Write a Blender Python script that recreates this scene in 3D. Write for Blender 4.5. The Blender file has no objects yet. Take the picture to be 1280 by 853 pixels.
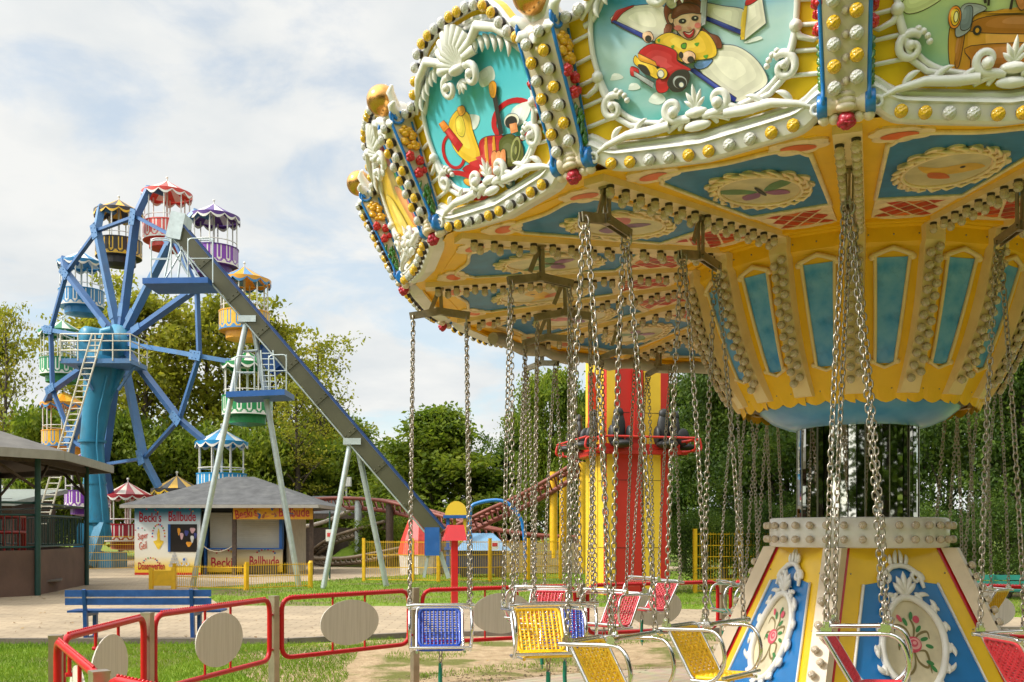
import bpy, math, random
from mathutils import Vector, Matrix, Quaternion
from math import sin, cos, pi, radians as rad, sqrt, atan2, tan
random.seed(11)
C = bpy.context.scene.collection
scene = bpy.context.scene
F = 1250.0; EYE = 1.6; HZ = 665.0
def at(px, py, d):                     # a pixel of the 1280x853 photograph at depth d -> world point
    return Vector(((px-640)*d/F, d, EYE-(py-HZ)*d/F))
def gd(py): return F*EYE/(py-HZ)       # depth of a ground point seen at row py

# ------------------------------------------------------------------ materials
def new_mat(name):
    m = bpy.data.materials.new(name); m.use_nodes = True
    nt = m.node_tree
    return m, nt, nt.nodes['Principled BSDF']
def pm(name, col, rough=.5, metal=0., var=.10, vs=5., bump=0., bs=30., coat=0., col2=None, spec=.5, trans=0., dirt=None, ds=2.5, damt=.5, streak=0):
    m, nt, b = new_mat(name); N = nt.nodes; L = nt.links
    tc = N.new('ShaderNodeTexCoord')
    n = N.new('ShaderNodeTexNoise'); n.inputs['Scale'].default_value = vs; n.inputs['Detail'].default_value = 5
    L.new(tc.outputs['Object'], n.inputs['Vector'])
    mx = N.new('ShaderNodeMix'); mx.data_type = 'RGBA'
    c = Vector(col[:3]); c2 = Vector(col2[:3]) if col2 else c*(1+var)
    c1 = c if col2 else c*(1-var)
    mx.inputs['A'].default_value = (*c1, 1); mx.inputs['B'].default_value = (*c2, 1)
    rp = N.new('ShaderNodeMapRange'); rp.inputs['From Min'].default_value = .3; rp.inputs['From Max'].default_value = .7
    L.new(n.outputs['Fac'], rp.inputs['Value']); L.new(rp.outputs['Result'], mx.inputs['Factor'])
    out = mx.outputs['Result']
    if dirt:
        n3 = N.new('ShaderNodeTexNoise'); n3.inputs['Scale'].default_value = ds; n3.inputs['Detail'].default_value = 8; n3.inputs['Roughness'].default_value = .7
        if streak:
            mp_ = N.new('ShaderNodeMapping'); mp_.inputs['Scale'].default_value = (1,1,streak); L.new(tc.outputs['Object'], mp_.inputs[0]); L.new(mp_.outputs[0], n3.inputs['Vector'])
        else: L.new(tc.outputs['Object'], n3.inputs['Vector'])
        r3 = N.new('ShaderNodeMapRange'); r3.inputs['From Min'].default_value = .52; r3.inputs['From Max'].default_value = .75; r3.inputs['To Max'].default_value = damt
        L.new(n3.outputs['Fac'], r3.inputs['Value'])
        m3 = N.new('ShaderNodeMix'); m3.data_type = 'RGBA'; L.new(r3.outputs['Result'], m3.inputs['Factor'])
        L.new(out, m3.inputs['A']); m3.inputs['B'].default_value = (*dirt, 1); out = m3.outputs['Result']
    L.new(out, b.inputs['Base Color'])
    b.inputs['Roughness'].default_value = rough; b.inputs['Metallic'].default_value = metal
    b.inputs['Coat Weight'].default_value = coat; b.inputs['Specular IOR Level'].default_value = spec
    b.inputs['Transmission Weight'].default_value = trans
    if bump:
        n2 = N.new('ShaderNodeTexNoise'); n2.inputs['Scale'].default_value = bs; n2.inputs['Detail'].default_value = 6
        L.new(tc.outputs['Object'], n2.inputs['Vector'])
        bp = N.new('ShaderNodeBump'); bp.inputs['Strength'].default_value = bump; bp.inputs['Distance'].default_value = .02
        L.new(n2.outputs['Fac'], bp.inputs['Height']); L.new(bp.outputs['Normal'], b.inputs['Normal'])
    return m
def leafmat(name, cols, tr=.35):
    m, nt, b = new_mat(name); N = nt.nodes; L = nt.links
    g = N.new('ShaderNodeNewGeometry'); r = N.new('ShaderNodeValToRGB')
    tc = N.new('ShaderNodeTexCoord'); n = N.new('ShaderNodeTexNoise'); n.inputs['Scale'].default_value = .55; n.inputs['Detail'].default_value = 2
    L.new(tc.outputs['Object'], n.inputs['Vector'])
    ma = N.new('ShaderNodeMath'); ma.operation = 'MULTIPLY_ADD'; ma.inputs[1].default_value = .5; L.new(g.outputs['Random Per Island'], ma.inputs[0])
    mb = N.new('ShaderNodeMath'); mb.operation = 'MULTIPLY_ADD'; mb.inputs[1].default_value = 1.5; mb.inputs[2].default_value = -.5
    L.new(n.outputs['Fac'], mb.inputs[0]); L.new(mb.outputs[0], ma.inputs[2]); L.new(ma.outputs[0], r.inputs['Fac'])
    el = r.color_ramp.elements
    for i, c in enumerate(cols):
        p = i/(len(cols)-1)
        e = el[0] if i == 0 else (el[len(el)-1] if i == len(cols)-1 else el.new(p))
        e.position = p; e.color = (*c, 1)
    L.new(r.outputs['Color'], b.inputs['Base Color']); b.inputs['Roughness'].default_value = .55
    b.inputs['Specular IOR Level'].default_value = .3
    t = N.new('ShaderNodeBsdfTranslucent'); L.new(r.outputs['Color'], t.inputs['Color'])
    mx = N.new('ShaderNodeMixShader'); mx.inputs[0].default_value = tr
    L.new(b.outputs[0], mx.inputs[1]); L.new(t.outputs[0], mx.inputs[2])
    L.new(mx.outputs[0], N['Material Output'].inputs['Surface'])
    return m

WHITE = pm('white_gloss', (.74,.72,.67), .36, var=.05, coat=.2, dirt=(.45,.40,.30), ds=6, damt=.35)
CREAM = pm('cream_paint', (.74,.62,.47), .42, var=.07, dirt=(.40,.31,.19), ds=7, damt=.45)
CREAM3 = pm('warm_rib_cream', (.82,.62,.34), .42, var=.07, dirt=(.50,.36,.16), ds=7, damt=.4)
CREAM2 = pm('cream_carving', (.84,.64,.38), .45, var=.12, vs=14, dirt=(.38,.27,.13), ds=16, damt=.6)
YEL = pm('yellow_panel', (.86,.54,.012), .36, var=.07, coat=.2, dirt=(.55,.33,.03), ds=3, damt=.4)
YELC = pm('yellow_ceiling', (.90,.51,.012), .42, var=.10, vs=3, dirt=(.50,.26,.02), ds=3, damt=.5)
BLUE = pm('trim_blue', (.012,.17,.50), .3, var=.1, coat=.3)
BLUEF = pm('field_blue', (.02,.17,.36), .42, var=.18, vs=9)
BASEBLUE = pm('base_blue', (.012,.17,.46), .34, var=.08, coat=.3)
RED = pm('red_gloss', (.55,.012,.015), .3, var=.08, coat=.4)
RED2 = pm('lattice_red', (.50,.02,.012), .4, var=.2, vs=14, col2=None)
ORANGE = pm('oval_orange', (.72,.12,.02), .4, var=.15, vs=12)
GREENL = pm('carved_leaf_green', (.04,.16,.02), .35, var=.4, vs=30, coat=.3)
GOLD = pm('gold_ball', (.70,.36,.10), .24, metal=.9, var=.08, vs=8, bump=.03, bs=20)
CHROME = pm('chrome_tube', (.80,.79,.77), .12, metal=1., var=.04)
STEEL = pm('chain_steel', (.40,.355,.295), .40, metal=1., var=.18, vs=30)
IRON = pm('hanger_iron', (.33,.28,.20), .42, metal=.85, var=.2, vs=20)
GALV = pm('galvanised_steel', (.50,.56,.55), .42, metal=.55, var=.12, vs=7, dirt=(.33,.34,.30), ds=4, damt=.4)
BLACK = pm('black_rubber', (.018,.018,.018), .5, var=.2)
SOCK = pm('lamp_socket', (.035,.025,.02), .4, var=.2)
def glass_lamp(name, col, tw=.35):
    m, nt, b = new_mat(name)
    N = nt.nodes; L = nt.links
    tc = N.new('ShaderNodeTexCoord'); v = N.new('ShaderNodeTexVoronoi'); v.inputs['Scale'].default_value = 95
    L.new(tc.outputs['Object'], v.inputs['Vector'])
    bp = N.new('ShaderNodeBump'); bp.inputs['Strength'].default_value = .9; bp.inputs['Distance'].default_value = .006
    L.new(v.outputs['Distance'], bp.inputs['Height']); L.new(bp.outputs['Normal'], b.inputs['Normal'])
    b.inputs['Base Color'].default_value = (*col, 1); b.inputs['Roughness'].default_value = .12
    b.inputs['Transmission Weight'].default_value = tw; b.inputs['Coat Weight'].default_value = .4
    return m
CAPY = glass_lamp('amber_lamp_cap', (.85,.50,.02), .15)
CAPW = glass_lamp('clear_lamp_cap', (.72,.70,.64), .2)
BULBM = glass_lamp('clear_bulb', (.80,.67,.50), .35)
WOODT = pm('dark_timber', (.07,.045,.03), .7, var=.3, vs=12, bump=.4, bs=25)

# ------------------------------------------------------------------ mesh builder
class MB:
    def __init__(s): s.v = []; s.f = []; s.mi = []; s.sm = []; s.M = None
    def add(s, vs, fs, mi=0, sm=False):
        o = len(s.v)
        if s.M is not None: s.v.extend([tuple(s.M @ Vector(p)) for p in vs])
        else: s.v.extend([tuple(p) for p in vs])
        for f in fs:
            s.f.append([i+o for i in f]); s.mi.append(mi); s.sm.append(sm)
    def box(s, c, sz, mi=0, R=None):
        x, y, z = sz[0]/2, sz[1]/2, sz[2]/2
        P = [Vector((a*x, b*y, d*z)) for a in (-1,1) for b in (-1,1) for d in (-1,1)]
        if R is not None: P = [R @ p for p in P]
        P = [p+Vector(c) for p in P]
        s.add(P, [(0,1,3,2),(4,6,7,5),(0,4,5,1),(2,3,7,6),(0,2,6,4),(1,5,7,3)], mi)
    def bar(s, a, b, w, h, mi=0, up=(0,0,1)):
        a = Vector(a); b = Vector(b); d = b-a; l = d.length; d.normalize()
        u = Vector(up)
        if abs(d.dot(u)) > .98: u = Vector((0,1,0))
        x = d.cross(u).normalized(); z = x.cross(d)
        R = Matrix((x, d, z)).transposed()
        s.box((a+b)/2, (w, l, h), mi, R)
    def tube(s, pts, r, n=8, closed=False, mi=0, sm=True, caps=True):
        pts = [Vector(p) for p in pts]; k = len(pts)
        if isinstance(r, (int, float)): r = [r]*k
        T = []
        for i in range(k):
            a = pts[(i-1) % k] if (closed or i > 0) else pts[i]
            b = pts[(i+1) % k] if (closed or i < k-1) else pts[i]
            t = (b-a)
            T.append(t.normalized() if t.length > 1e-9 else Vector((0,0,1)))
        u = Vector((0,0,1)) if abs(T[0].z) < .9 else Vector((1,0,0))
        u = (u - T[0]*u.dot(T[0])).normalized()
        vs = []
        for i in range(k):
            u = u - T[i]*u.dot(T[i])
            u = u.normalized() if u.length > 1e-6 else T[i].orthogonal().normalized()
            w = T[i].cross(u)
            for j in range(n):
                a = 2*pi*j/n
                vs.append(pts[i]+(u*cos(a)+w*sin(a))*r[i])
        fs = []
        for i in range(k if closed else k-1):
            i2 = (i+1) % k
            for j in range(n):
                j2 = (j+1) % n
                fs.append((i*n+j, i*n+j2, i2*n+j2, i2*n+j))
        s.add(vs, fs, mi, sm)
        if caps and not closed:
            s.add(vs[:n], [tuple(range(n-1,-1,-1))], mi); s.add(vs[-n:], [tuple(range(n))], mi)
    def lathe(s, prof, n=16, mi=0, sm=True, a0=0., a1=2*pi, cap=True):
        full = abs(a1-a0-2*pi) < 1e-6; k = len(prof); m = n if full else n+1
        vs = []
        for j in range(m):
            a = a0+(a1-a0)*j/n
            for r, z in prof: vs.append((r*cos(a), r*sin(a), z))
        fs = []
        for j in range(n):
            j2 = (j+1) % m
            for i in range(k-1): fs.append((j*k+i, j2*k+i, j2*k+i+1, j*k+i+1))
        s.add(vs, fs, mi, sm)
        if cap and full:
            for idx, rev in ((0, True), (k-1, False)):
                if prof[idx][0] > 1e-5:
                    ring = [vs[j*k+idx] for j in range(m)]
                    s.add(ring, [tuple(range(m-1,-1,-1)) if rev else tuple(range(m))], mi)
    def sphere(s, c, r, n=12, m=8, mi=0, sc=(1,1,1)):
        c = Vector(c); vs = []; fs = []
        for i in range(m+1):
            t = pi*i/m
            for j in range(n):
                a = 2*pi*j/n
                vs.append(c+Vector((r*sin(t)*cos(a)*sc[0], r*sin(t)*sin(a)*sc[1], r*cos(t)*sc[2])))
        for i in range(m):
            for j in range(n):
                j2 = (j+1) % n
                fs.append((i*n+j, (i+1)*n+j, (i+1)*n+j2, i*n+j2))
        s.add(vs, fs, mi, True)
    def prism(s, poly, z0, z1, mi=0, mside=None):
        n = len(poly)
        A = sum(poly[i][0]*poly[(i+1) % n][1]-poly[(i+1) % n][0]*poly[i][1] for i in range(n))
        if A < 0: poly = poly[::-1]
        vs = [(x, y, z0) for x, y in poly]+[(x, y, z1) for x, y in poly]
        s.add(vs, [tuple(range(n, 2*n))], mi)
        s.add(vs, [tuple(range(n-1,-1,-1))]+[(i, (i+1) % n, n+(i+1) % n, n+i) for i in range(n)], mi if mside is None else mside)
    def sheet(s, poly, z, mi=0):
        n = len(poly)
        A = sum(poly[i][0]*poly[(i+1) % n][1]-poly[(i+1) % n][0]*poly[i][1] for i in range(n))
        if A < 0: poly = poly[::-1]
        s.add([(x, y, z) for x, y in poly], [tuple(range(n))], mi)
    def quad(s, a, b, c, d, mi=0): s.add([a,b,c,d], [(0,1,2,3)], mi)
    def mesh(s, name, mats):
        me = bpy.data.meshes.new(name); me.from_pydata(s.v, [], s.f)
        mats = mats if isinstance(mats, (list, tuple)) else [mats]
        for m in mats: me.materials.append(m)
        me.polygons.foreach_set('material_index', s.mi); me.polygons.foreach_set('use_smooth', s.sm)
        me.update(); return me
    def build(s, name, mats, parent=None, loc=None, rz=None):
        return put(name, s.mesh(name, mats), parent, loc, rz)
def put(name, me, parent=None, loc=None, rz=None, mat=None):
    o = bpy.data.objects.new(name, me); C.objects.link(o)
    if parent is not None: o.parent = parent
    if loc is not None: o.location = loc
    if rz is not None: o.rotation_euler = (0, 0, rz)
    if mat is not None: o.matrix_local = mat
    return o
def tag(o, label=None, cat=None, group=None, kind=None):
    if label: o['label'] = label
    if cat: o['category'] = cat
    if group: o['group'] = group
    if kind: o['kind'] = kind
    return o
def empty(name, loc=(0,0,0), rz=0., label=None, cat=None, group=None):
    o = bpy.data.objects.new(name, None); C.objects.link(o); o.location = loc; o.rotation_euler = (0,0,rz)
    o.empty_display_size = .2
    return tag(o, label, cat, group)
def copy_tree(o, parent=None):
    c = o.copy(); C.objects.link(c)
    if parent is not None: c.parent = parent
    for ch in list(o.children): copy_tree(ch, c)
    return c
def fillet(pts, r, seg=5, closed=False):
    pts = [Vector(p) for p in pts]; n = len(pts); out = []
    for i in range(n):
        if not closed and i in (0, n-1): out.append(pts[i]); continue
        p = pts[i]; a = pts[(i-1) % n]-p; b = pts[(i+1) % n]-p
        k = min(r, a.length*.48, b.length*.48)
        A = p+a.normalized()*k; B = p+b.normalized()*k
        for t in range(seg+1):
            t /= seg
            out.append(A*(1-t)**2+p*2*t*(1-t)+B*t*t)
    return out
def cr(pts, seg=6, closed=True):          # Catmull-Rom through 2-D or 3-D points
    n = len(pts); out = []; D = len(pts[0])
    rng = range(n if closed else n-1)
    for i in rng:
        P = [pts[(i+o) % n] if closed else pts[max(0, min(n-1, i+o))] for o in (-1,0,1,2)]
        for t in range(seg):
            t /= seg
            out.append(tuple(.5*(2*P[1][d]+(P[2][d]-P[0][d])*t+(2*P[0][d]-5*P[1][d]+4*P[2][d]-P[3][d])*t*t+(3*P[1][d]-P[0][d]-3*P[2][d]+P[3][d])*t**3) for d in range(D)))
    if not closed: out.append(tuple(pts[-1]))
    return out
def ell(cx, cy, rx, ry, n=24, rot=0.):
    return [(cx+rx*cos(2*pi*i/n)*cos(rot)-ry*sin(2*pi*i/n)*sin(rot), cy+rx*cos(2*pi*i/n)*sin(rot)+ry*sin(2*pi*i/n)*cos(rot)) for i in range(n)]
def spiral(cx, cy, r0, r1, a0, turns, n=18):
    return [(cx+(r0+(r1-r0)*i/n)*cos(a0+2*pi*turns*i/n), cy+(r0+(r1-r0)*i/n)*sin(a0+2*pi*turns*i/n)) for i in range(n+1)]
def text_mesh(txt, size, mat, extrude=.004, offset=.0, shear=0., align='CENTER'):
    cu = bpy.data.curves.new('lettering', 'FONT'); cu.body = txt; cu.size = size; cu.extrude = extrude; cu.offset = offset
    cu.align_x = align; cu.align_y = 'CENTER'; cu.shear = shear; cu.resolution_u = 3
    o = bpy.data.objects.new('lettering', cu); C.objects.link(o)
    dg = bpy.context.evaluated_depsgraph_get()
    me = bpy.data.meshes.new_from_object(o.evaluated_get(dg))
    bpy.data.objects.remove(o); bpy.data.curves.remove(cu)
    me.materials.clear(); me.materials.append(mat)
    return me

# ------------------------------------------------------------------ camera, world, sun
cd = bpy.data.cameras.new('Camera'); cam = bpy.data.objects.new('Camera', cd); C.objects.link(cam)
cam.location = (0, 0, EYE); cam.rotation_euler = (pi/2, 0, 0)
cd.sensor_width = 36; cd.lens = 36*F/1280; cd.shift_y = (HZ-426.5)/1280; cd.clip_end = 3000; cd.clip_start = .05
scene.camera = cam
SUN = Vector((-.80, -.26, .74)).normalized()
w = bpy.data.worlds.new('World'); scene.world = w; w.use_nodes = True
N = w.node_tree.nodes; L = w.node_tree.links
bg = N['Background']; out = N['World Output']
sk = N.new('ShaderNodeTexSky'); sk.sky_type = 'NISHITA'; sk.sun_disc = False
sk.sun_elevation = math.asin(SUN.z); sk.sun_rotation = atan2(SUN.x, SUN.y)
tn_ = N.new('ShaderNodeMix'); tn_.data_type = 'RGBA'; tn_.blend_type = 'MULTIPLY'; tn_.inputs['Factor'].default_value = 1; tn_.inputs['B'].default_value = (.86,1.0,.98,1)
L.new(sk.outputs[0], tn_.inputs['A']); L.new(tn_.outputs['Result'], bg.inputs[0]); bg.inputs[1].default_value = .15
bg2 = N.new('ShaderNodeBackground')
tc = N.new('ShaderNodeTexCoord')
sp = N.new('ShaderNodeSeparateXYZ'); L.new(tc.outputs['Generated'], sp.inputs[0])
# project the view direction onto a cloud deck so the clouds flatten towards the horizon
mz = N.new('ShaderNodeMath'); mz.operation = 'MAXIMUM'; mz.inputs[1].default_value = .0; L.new(sp.outputs['Z'], mz.inputs[0])
az = N.new('ShaderNodeMath'); az.operation = 'ADD'; az.inputs[1].default_value = .22; L.new(mz.outputs[0], az.inputs[0])
dx = N.new('ShaderNodeMath'); dx.operation = 'DIVIDE'; L.new(sp.outputs['X'], dx.inputs[0]); L.new(az.outputs[0], dx.inputs[1])
dy = N.new('ShaderNodeMath'); dy.operation = 'DIVIDE'; L.new(sp.outputs['Y'], dy.inputs[0]); L.new(az.outputs[0], dy.inputs[1])
cm = N.new('ShaderNodeCombineXYZ'); L.new(dx.outputs[0], cm.inputs[0]); L.new(dy.outputs[0], cm.inputs[1]); cm.inputs[2].default_value = 3.7
n1 = N.new('ShaderNodeTexNoise'); n1.inputs['Scale'].default_value = 2.6; n1.inputs['Detail'].default_value = 9; n1.inputs['Roughness'].default_value = .58; n1.inputs['Distortion'].default_value = .35
L.new(cm.outputs[0], n1.inputs['Vector'])
r1 = N.new('ShaderNodeMapRange'); r1.interpolation_type = 'SMOOTHSTEP'
r1.inputs['From Min'].default_value = .34; r1.inputs['From Max'].default_value = .52; r1.inputs['To Min'].default_value = .58; r1.inputs['To Max'].default_value = 1.0
L.new(n1.outputs['Fac'], r1.inputs['Value'])
n2 = N.new('ShaderNodeTexNoise'); n2.inputs['Scale'].default_value = 3.4; n2.inputs['Detail'].default_value = 8; n2.inputs['Roughness'].default_value = .55
L.new(cm.outputs[0], n2.inputs['Vector'])
cr_ = N.new('ShaderNodeValToRGB'); L.new(n2.outputs['Fac'], cr_.inputs['Fac'])
e = cr_.color_ramp.elements; e[0].position = .34; e[0].color = (.76,.795,.81,1); e[1].position = .60; e[1].color = (.90,.905,.885,1)
L.new(cr_.outputs['Color'], bg2.inputs[0])
dt = N.new('ShaderNodeVectorMath'); dt.operation = 'DOT_PRODUCT'; L.new(tc.outputs['Generated'], dt.inputs[0]); dt.inputs[1].default_value = SUN
ra = N.new('ShaderNodeMapRange'); ra.interpolation_type = 'SMOOTHSTEP'; ra.inputs['From Min'].default_value = .35; ra.inputs['From Max'].default_value = 1.0; ra.inputs['To Min'].default_value = .75; ra.inputs['To Max'].default_value = 2.6; L.new(dt.outputs['Value'], ra.inputs['Value'])
rz_ = N.new('ShaderNodeMapRange'); rz_.interpolation_type = 'SMOOTHSTEP'; rz_.inputs['From Min'].default_value = .45; rz_.inputs['From Max'].default_value = 1.0; rz_.inputs['To Min'].default_value = 0; rz_.inputs['To Max'].default_value = .7; L.new(sp.outputs['Z'], rz_.inputs['Value'])
sm_ = N.new('ShaderNodeMath'); L.new(ra.outputs['Result'], sm_.inputs[0]); L.new(rz_.outputs['Result'], sm_.inputs[1]); L.new(sm_.outputs[0], bg2.inputs[1])
ms = N.new('ShaderNodeMixShader'); L.new(r1.outputs['Result'], ms.inputs[0]); L.new(bg.outputs[0], ms.inputs[1]); L.new(bg2.outputs[0], ms.inputs[2])
L.new(ms.outputs[0], out.inputs['Surface'])
ld = bpy.data.lights.new('Sun', 'SUN'); ld.energy = 2.7; ld.angle = rad(6); ld.color = (1, .94, .86)
sun = bpy.data.objects.new('Sun', ld); C.objects.link(sun); sun.rotation_euler = SUN.to_track_quat('Z', 'Y').to_euler(); sun.location = (-30,-20,40)
vs_ = scene.view_settings; vs_.view_transform = 'Standard'; vs_.look = 'None'; vs_.exposure = .45; vs_.gamma = 1
vs_.use_curve_mapping = False
# ================================================================== CHAIN CAROUSEL
CX, CY, RR, ZR = 2.52, 7.30, 3.25, 3.35
A0 = 250.2; ST = 22.5; AP = RR*cos(rad(11.25)); TL = .34; LN = math.atan(TL)
car = empty('chain_carousel', (CX, CY, 0), 0, 'large ornate yellow chain carousel with painted crown panels over a mirrored centre column', 'carousel')
FP = Matrix(((0, sin(LN), cos(LN), AP), (1, 0, 0, 0), (0, cos(LN), -sin(LN), ZR), (0, 0, 0, 1)))
t11 = tan(rad(11.25))
def hw(y): return (AP+y*sin(LN))*t11
_cm = {}
def cmat(*c, r=.4):
    k = c
    if k not in _cm: _cm[k] = pm('painted_colour', c, r, var=.16, vs=9, coat=.15)
    return _cm[k]
def lathe_to(mb, prof, pos, axis, n=12, mi=0):
    q = Vector((0,0,1)).rotation_difference(Vector(axis).normalized()).to_matrix().to_4x4()
    s = mb.M; mb.M = (s if s is not None else Matrix()) @ Matrix.Translation(pos) @ q
    mb.lathe(prof, n, mi); mb.M = s
# lamp prototypes (built facing +Z)
CAPP = [(.020,0),(.0235,.006),(.0235,.026),(.0262,.028)]
CAPD = [(.0278,.027),(.0286,.033),(.0255,.042),(.0175,.049),(.0085,.052),(.0,.053)]
def cap_mb(mb, pos, axis, dm): lathe_to(mb, CAPP, pos, axis, 12, 0); lathe_to(mb, CAPD, pos, axis, 14, dm)
def cap_mesh(col):
    mb = MB(); mb.lathe(CAPP, 14, 0); mb.lathe(CAPD, 16, 1); return mb.mesh('cap_light', [SOCK, col])
capYm, capWm = cap_mesh(CAPY), cap_mesh(CAPW)
BUP = [(.016,0),(.021,.003),(.021,.014),(.017,.016)]
BUB = [(.017,.016),(.0235,.024),(.022,.036),(.0245,.046),(.020,.058),(.011,.066),(.0,.068)]
def bulb_mb(mb, pos, axis, n=10): lathe_to(mb, BUP, pos, axis, n, 0); lathe_to(mb, BUB, pos, axis, n, 1)
mb = MB(); mb.lathe(BUP, 12, 0); mb.lathe(BUB, 12, 1); bulbm = mb.mesh('bulb', [SOCK, BULBM])
KNP = [(.010,0),(.0145,.004),(.0145,.014)]; KND = [(.024,.014),(.0265,.022),(.0265,.036),(.021,.046),(.010,.050),(0,.051)]
mb = MB(); mb.lathe(KNP, 12, 0); mb.lathe(KND, 12, 1); knobm = mb.mesh('bulb', [SOCK, BULBM])
def knob_mb(mb, pos, axis, n=10): lathe_to(mb, KNP, pos, axis, n, 0); lathe_to(mb, KND, pos, axis, n, 1)
def place(name, me, parent, pos, axis):
    q = Vector((0,0,1)).rotation_difference(Vector(axis).normalized())
    return put(name, me, parent, mat=Matrix.Translation(pos) @ q.to_matrix().to_4x4())

# ---- crown panel
def yb(x):
    t = min(1, abs(x)/.634)
    return -.058*(1-t)**.8*(1 if t < 1 else 0)*min(1, (1-t)*3) + .045*math.exp(-((t-.86)/.10)**2)
TOPC = cr([(.70,.64),(.60,.70),(.50,.72),(.42,.80),(.33,.93),(.20,.985),(0,1.0)], 5, False)
TOP = TOPC + [(-x, y) for x, y in TOPC[::-1][1:]]
xs = [-.634+1.268*i/40 for i in range(41)]
mb = MB(); mb.M = FP
outl = [(x, yb(x)) for x in xs]+[(hw(.64), .64)]+TOP[1:-1]+[(-hw(.64), .64)]
mb.prism(outl, -.06, 0)
boardm = mb.mesh('crown_panel', [YEL])
# bottom border: swept cove moulding
mb = MB(); mb.M = FP
cs = [(-.004,-.05),(0,.02),(.012,.042),(.072,.052),(.082,.06),(.094,.054),(.104,.028),(.118,.03),(.128,.018),(.134,.001)]
V = []; 
for x in xs:
    for (y, z) in cs: V.append((x, yb(x)+y, z))
k = len(cs); mb.add(V, [(i*k+j, (i+1)*k+j, (i+1)*k+j+1, i*k+j+1) for i in range(40) for j in range(k-1)], 0, False)
borderm = mb.mesh('border_moulding', [WHITE])
# picture field + frame
PH = cr([(0,.135),(.17,.145),(.31,.185),(.40,.27),(.455,.40),(.475,.54),(.455,.68),(.40,.79),(.30,.86),(.15,.89),(0,.90)], 5, False)
PIC = PH + [(-x, y) for x, y in PH[::-1][1:-1]]
mb = MB(); mb.M = FP
mb.tube([(x, y, .018) for x, y in PIC], .0135, 8, True)
framem = mb.mesh('picture_frame', [WHITE])
# scrollwork: ribs, corner scrolls, acanthus centre piece, leaf swags
def leaf(mb, p, ang, ln, wd, curl=.6, z=.03, mi=0, n=7):
    pts = []; r = []
    a = ang; q = Vector((p[0], p[1], z))
    for i in range(n+1):
        t = i/n; pts.append(q.copy()); r.append(max(.0015, wd*(sin(pi*min(1, t*.88+.12))**.7)))
        a += curl/n*(1+t); q = q+Vector((cos(a), sin(a), .25*sin(pi*t)))*ln/n
    mb.tube(pts, r, 6)
mb = MB(); mb.M = FP
for sgn in (-1, 1):
    for i, y in enumerate((.205,.295,.39,.485,.58)):
        pxs = [x for x, yy in PH if abs(yy-y) < .05]
        x1 = max(pxs)+.0 if pxs else .45
        mb.tube([(sgn*(hw(y)-.03), y-.012, .008), (sgn*x1, y+.018, .010)], .0105, 6)
    for cx_, cy_, a0, rr in ((.40,.255,2.2,.062),):
        sp_ = spiral(cx_, cy_, rr, .012, a0, -1.15, 20)
        mb.tube([(sgn*x, y, .026+.001*i) for i, (x, y) in enumerate(sp_)], [.020-.0004*i for i in range(21)], 8)
        mb.sphere((sgn*sp_[-1][0], sp_[-1][1], .045), .020, 10, 6)
        for q in range(4): mb.sphere((sgn*(cx_+.075*cos(1.9+q*.32)), cy_+.075*sin(1.9+q*.32), .032), .0145, 8, 6)
    # branch of the frame reaching the yellow field
    mb.tube([(sgn*.452,.40,.02),(sgn*.475,.36,.025),(sgn*.53,.335,.02),(sgn*.56,.345,.012)], [.016,.015,.011,.004], 7)
    mb.sphere((sgn*.462,.405,.028), .028, 10, 7)
    mb.tube([(sgn*.462,.40,.02),(sgn*.44,.33,.03),(sgn*.39,.21,.028),(sgn*.33,.165,.028),(sgn*.26,.15,.03)], [.016,.016,.014,.014,.012], 7)
    # acanthus running along the bottom
    for q in range(7):
        leaf(mb, (sgn*(.42-.055*q), .112-.003*q), (pi/2+sgn*.75) if q % 2 else (pi/2+sgn*.25), .085+.014*(q % 3), .016, sgn*.8, .04)
    mb.tube([(sgn*.52,.07,.05),(sgn*.45,.10,.055),(sgn*.34,.125,.055),(sgn*.22,.12,.055),(sgn*.13,.125,.055)], [.006,.014,.02,.023,.023], 8)
    sp_ = spiral(.525,.055,.028,.008,.6,1.1,12); mb.tube([(sgn*x,y,.055) for x,y in sp_], .009, 7)
    # central C scrolls
    sp_ = spiral(.105,.19,.050,.013,-1.7,1.0,22)
    mb.tube([(sgn*.03,.135,.045)]+[(sgn*x,y,.05) for x,y in sp_], [.020]+[.020-.0004*i for i in range(23)], 9)
    mb.sphere((sgn*sp_[-1][0],sp_[-1][1],.062), .026, 10, 7)
for a, l in ((pi/2,.10),(pi/2+.45,.08),(pi/2-.45,.08),(pi/2+.9,.06),(pi/2-.9,.06)):
    leaf(mb, (0,.175), a, l, .013, 0, .045)
mb.sphere((0,.155,.05), .035, 12, 8, 0, (1.6,.7,.7)); mb.sphere((0,.10,.05), .03, 12, 8, 0, (2.2,.8,.7))
scrollm = mb.mesh('scrollwork', [WHITE])
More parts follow.
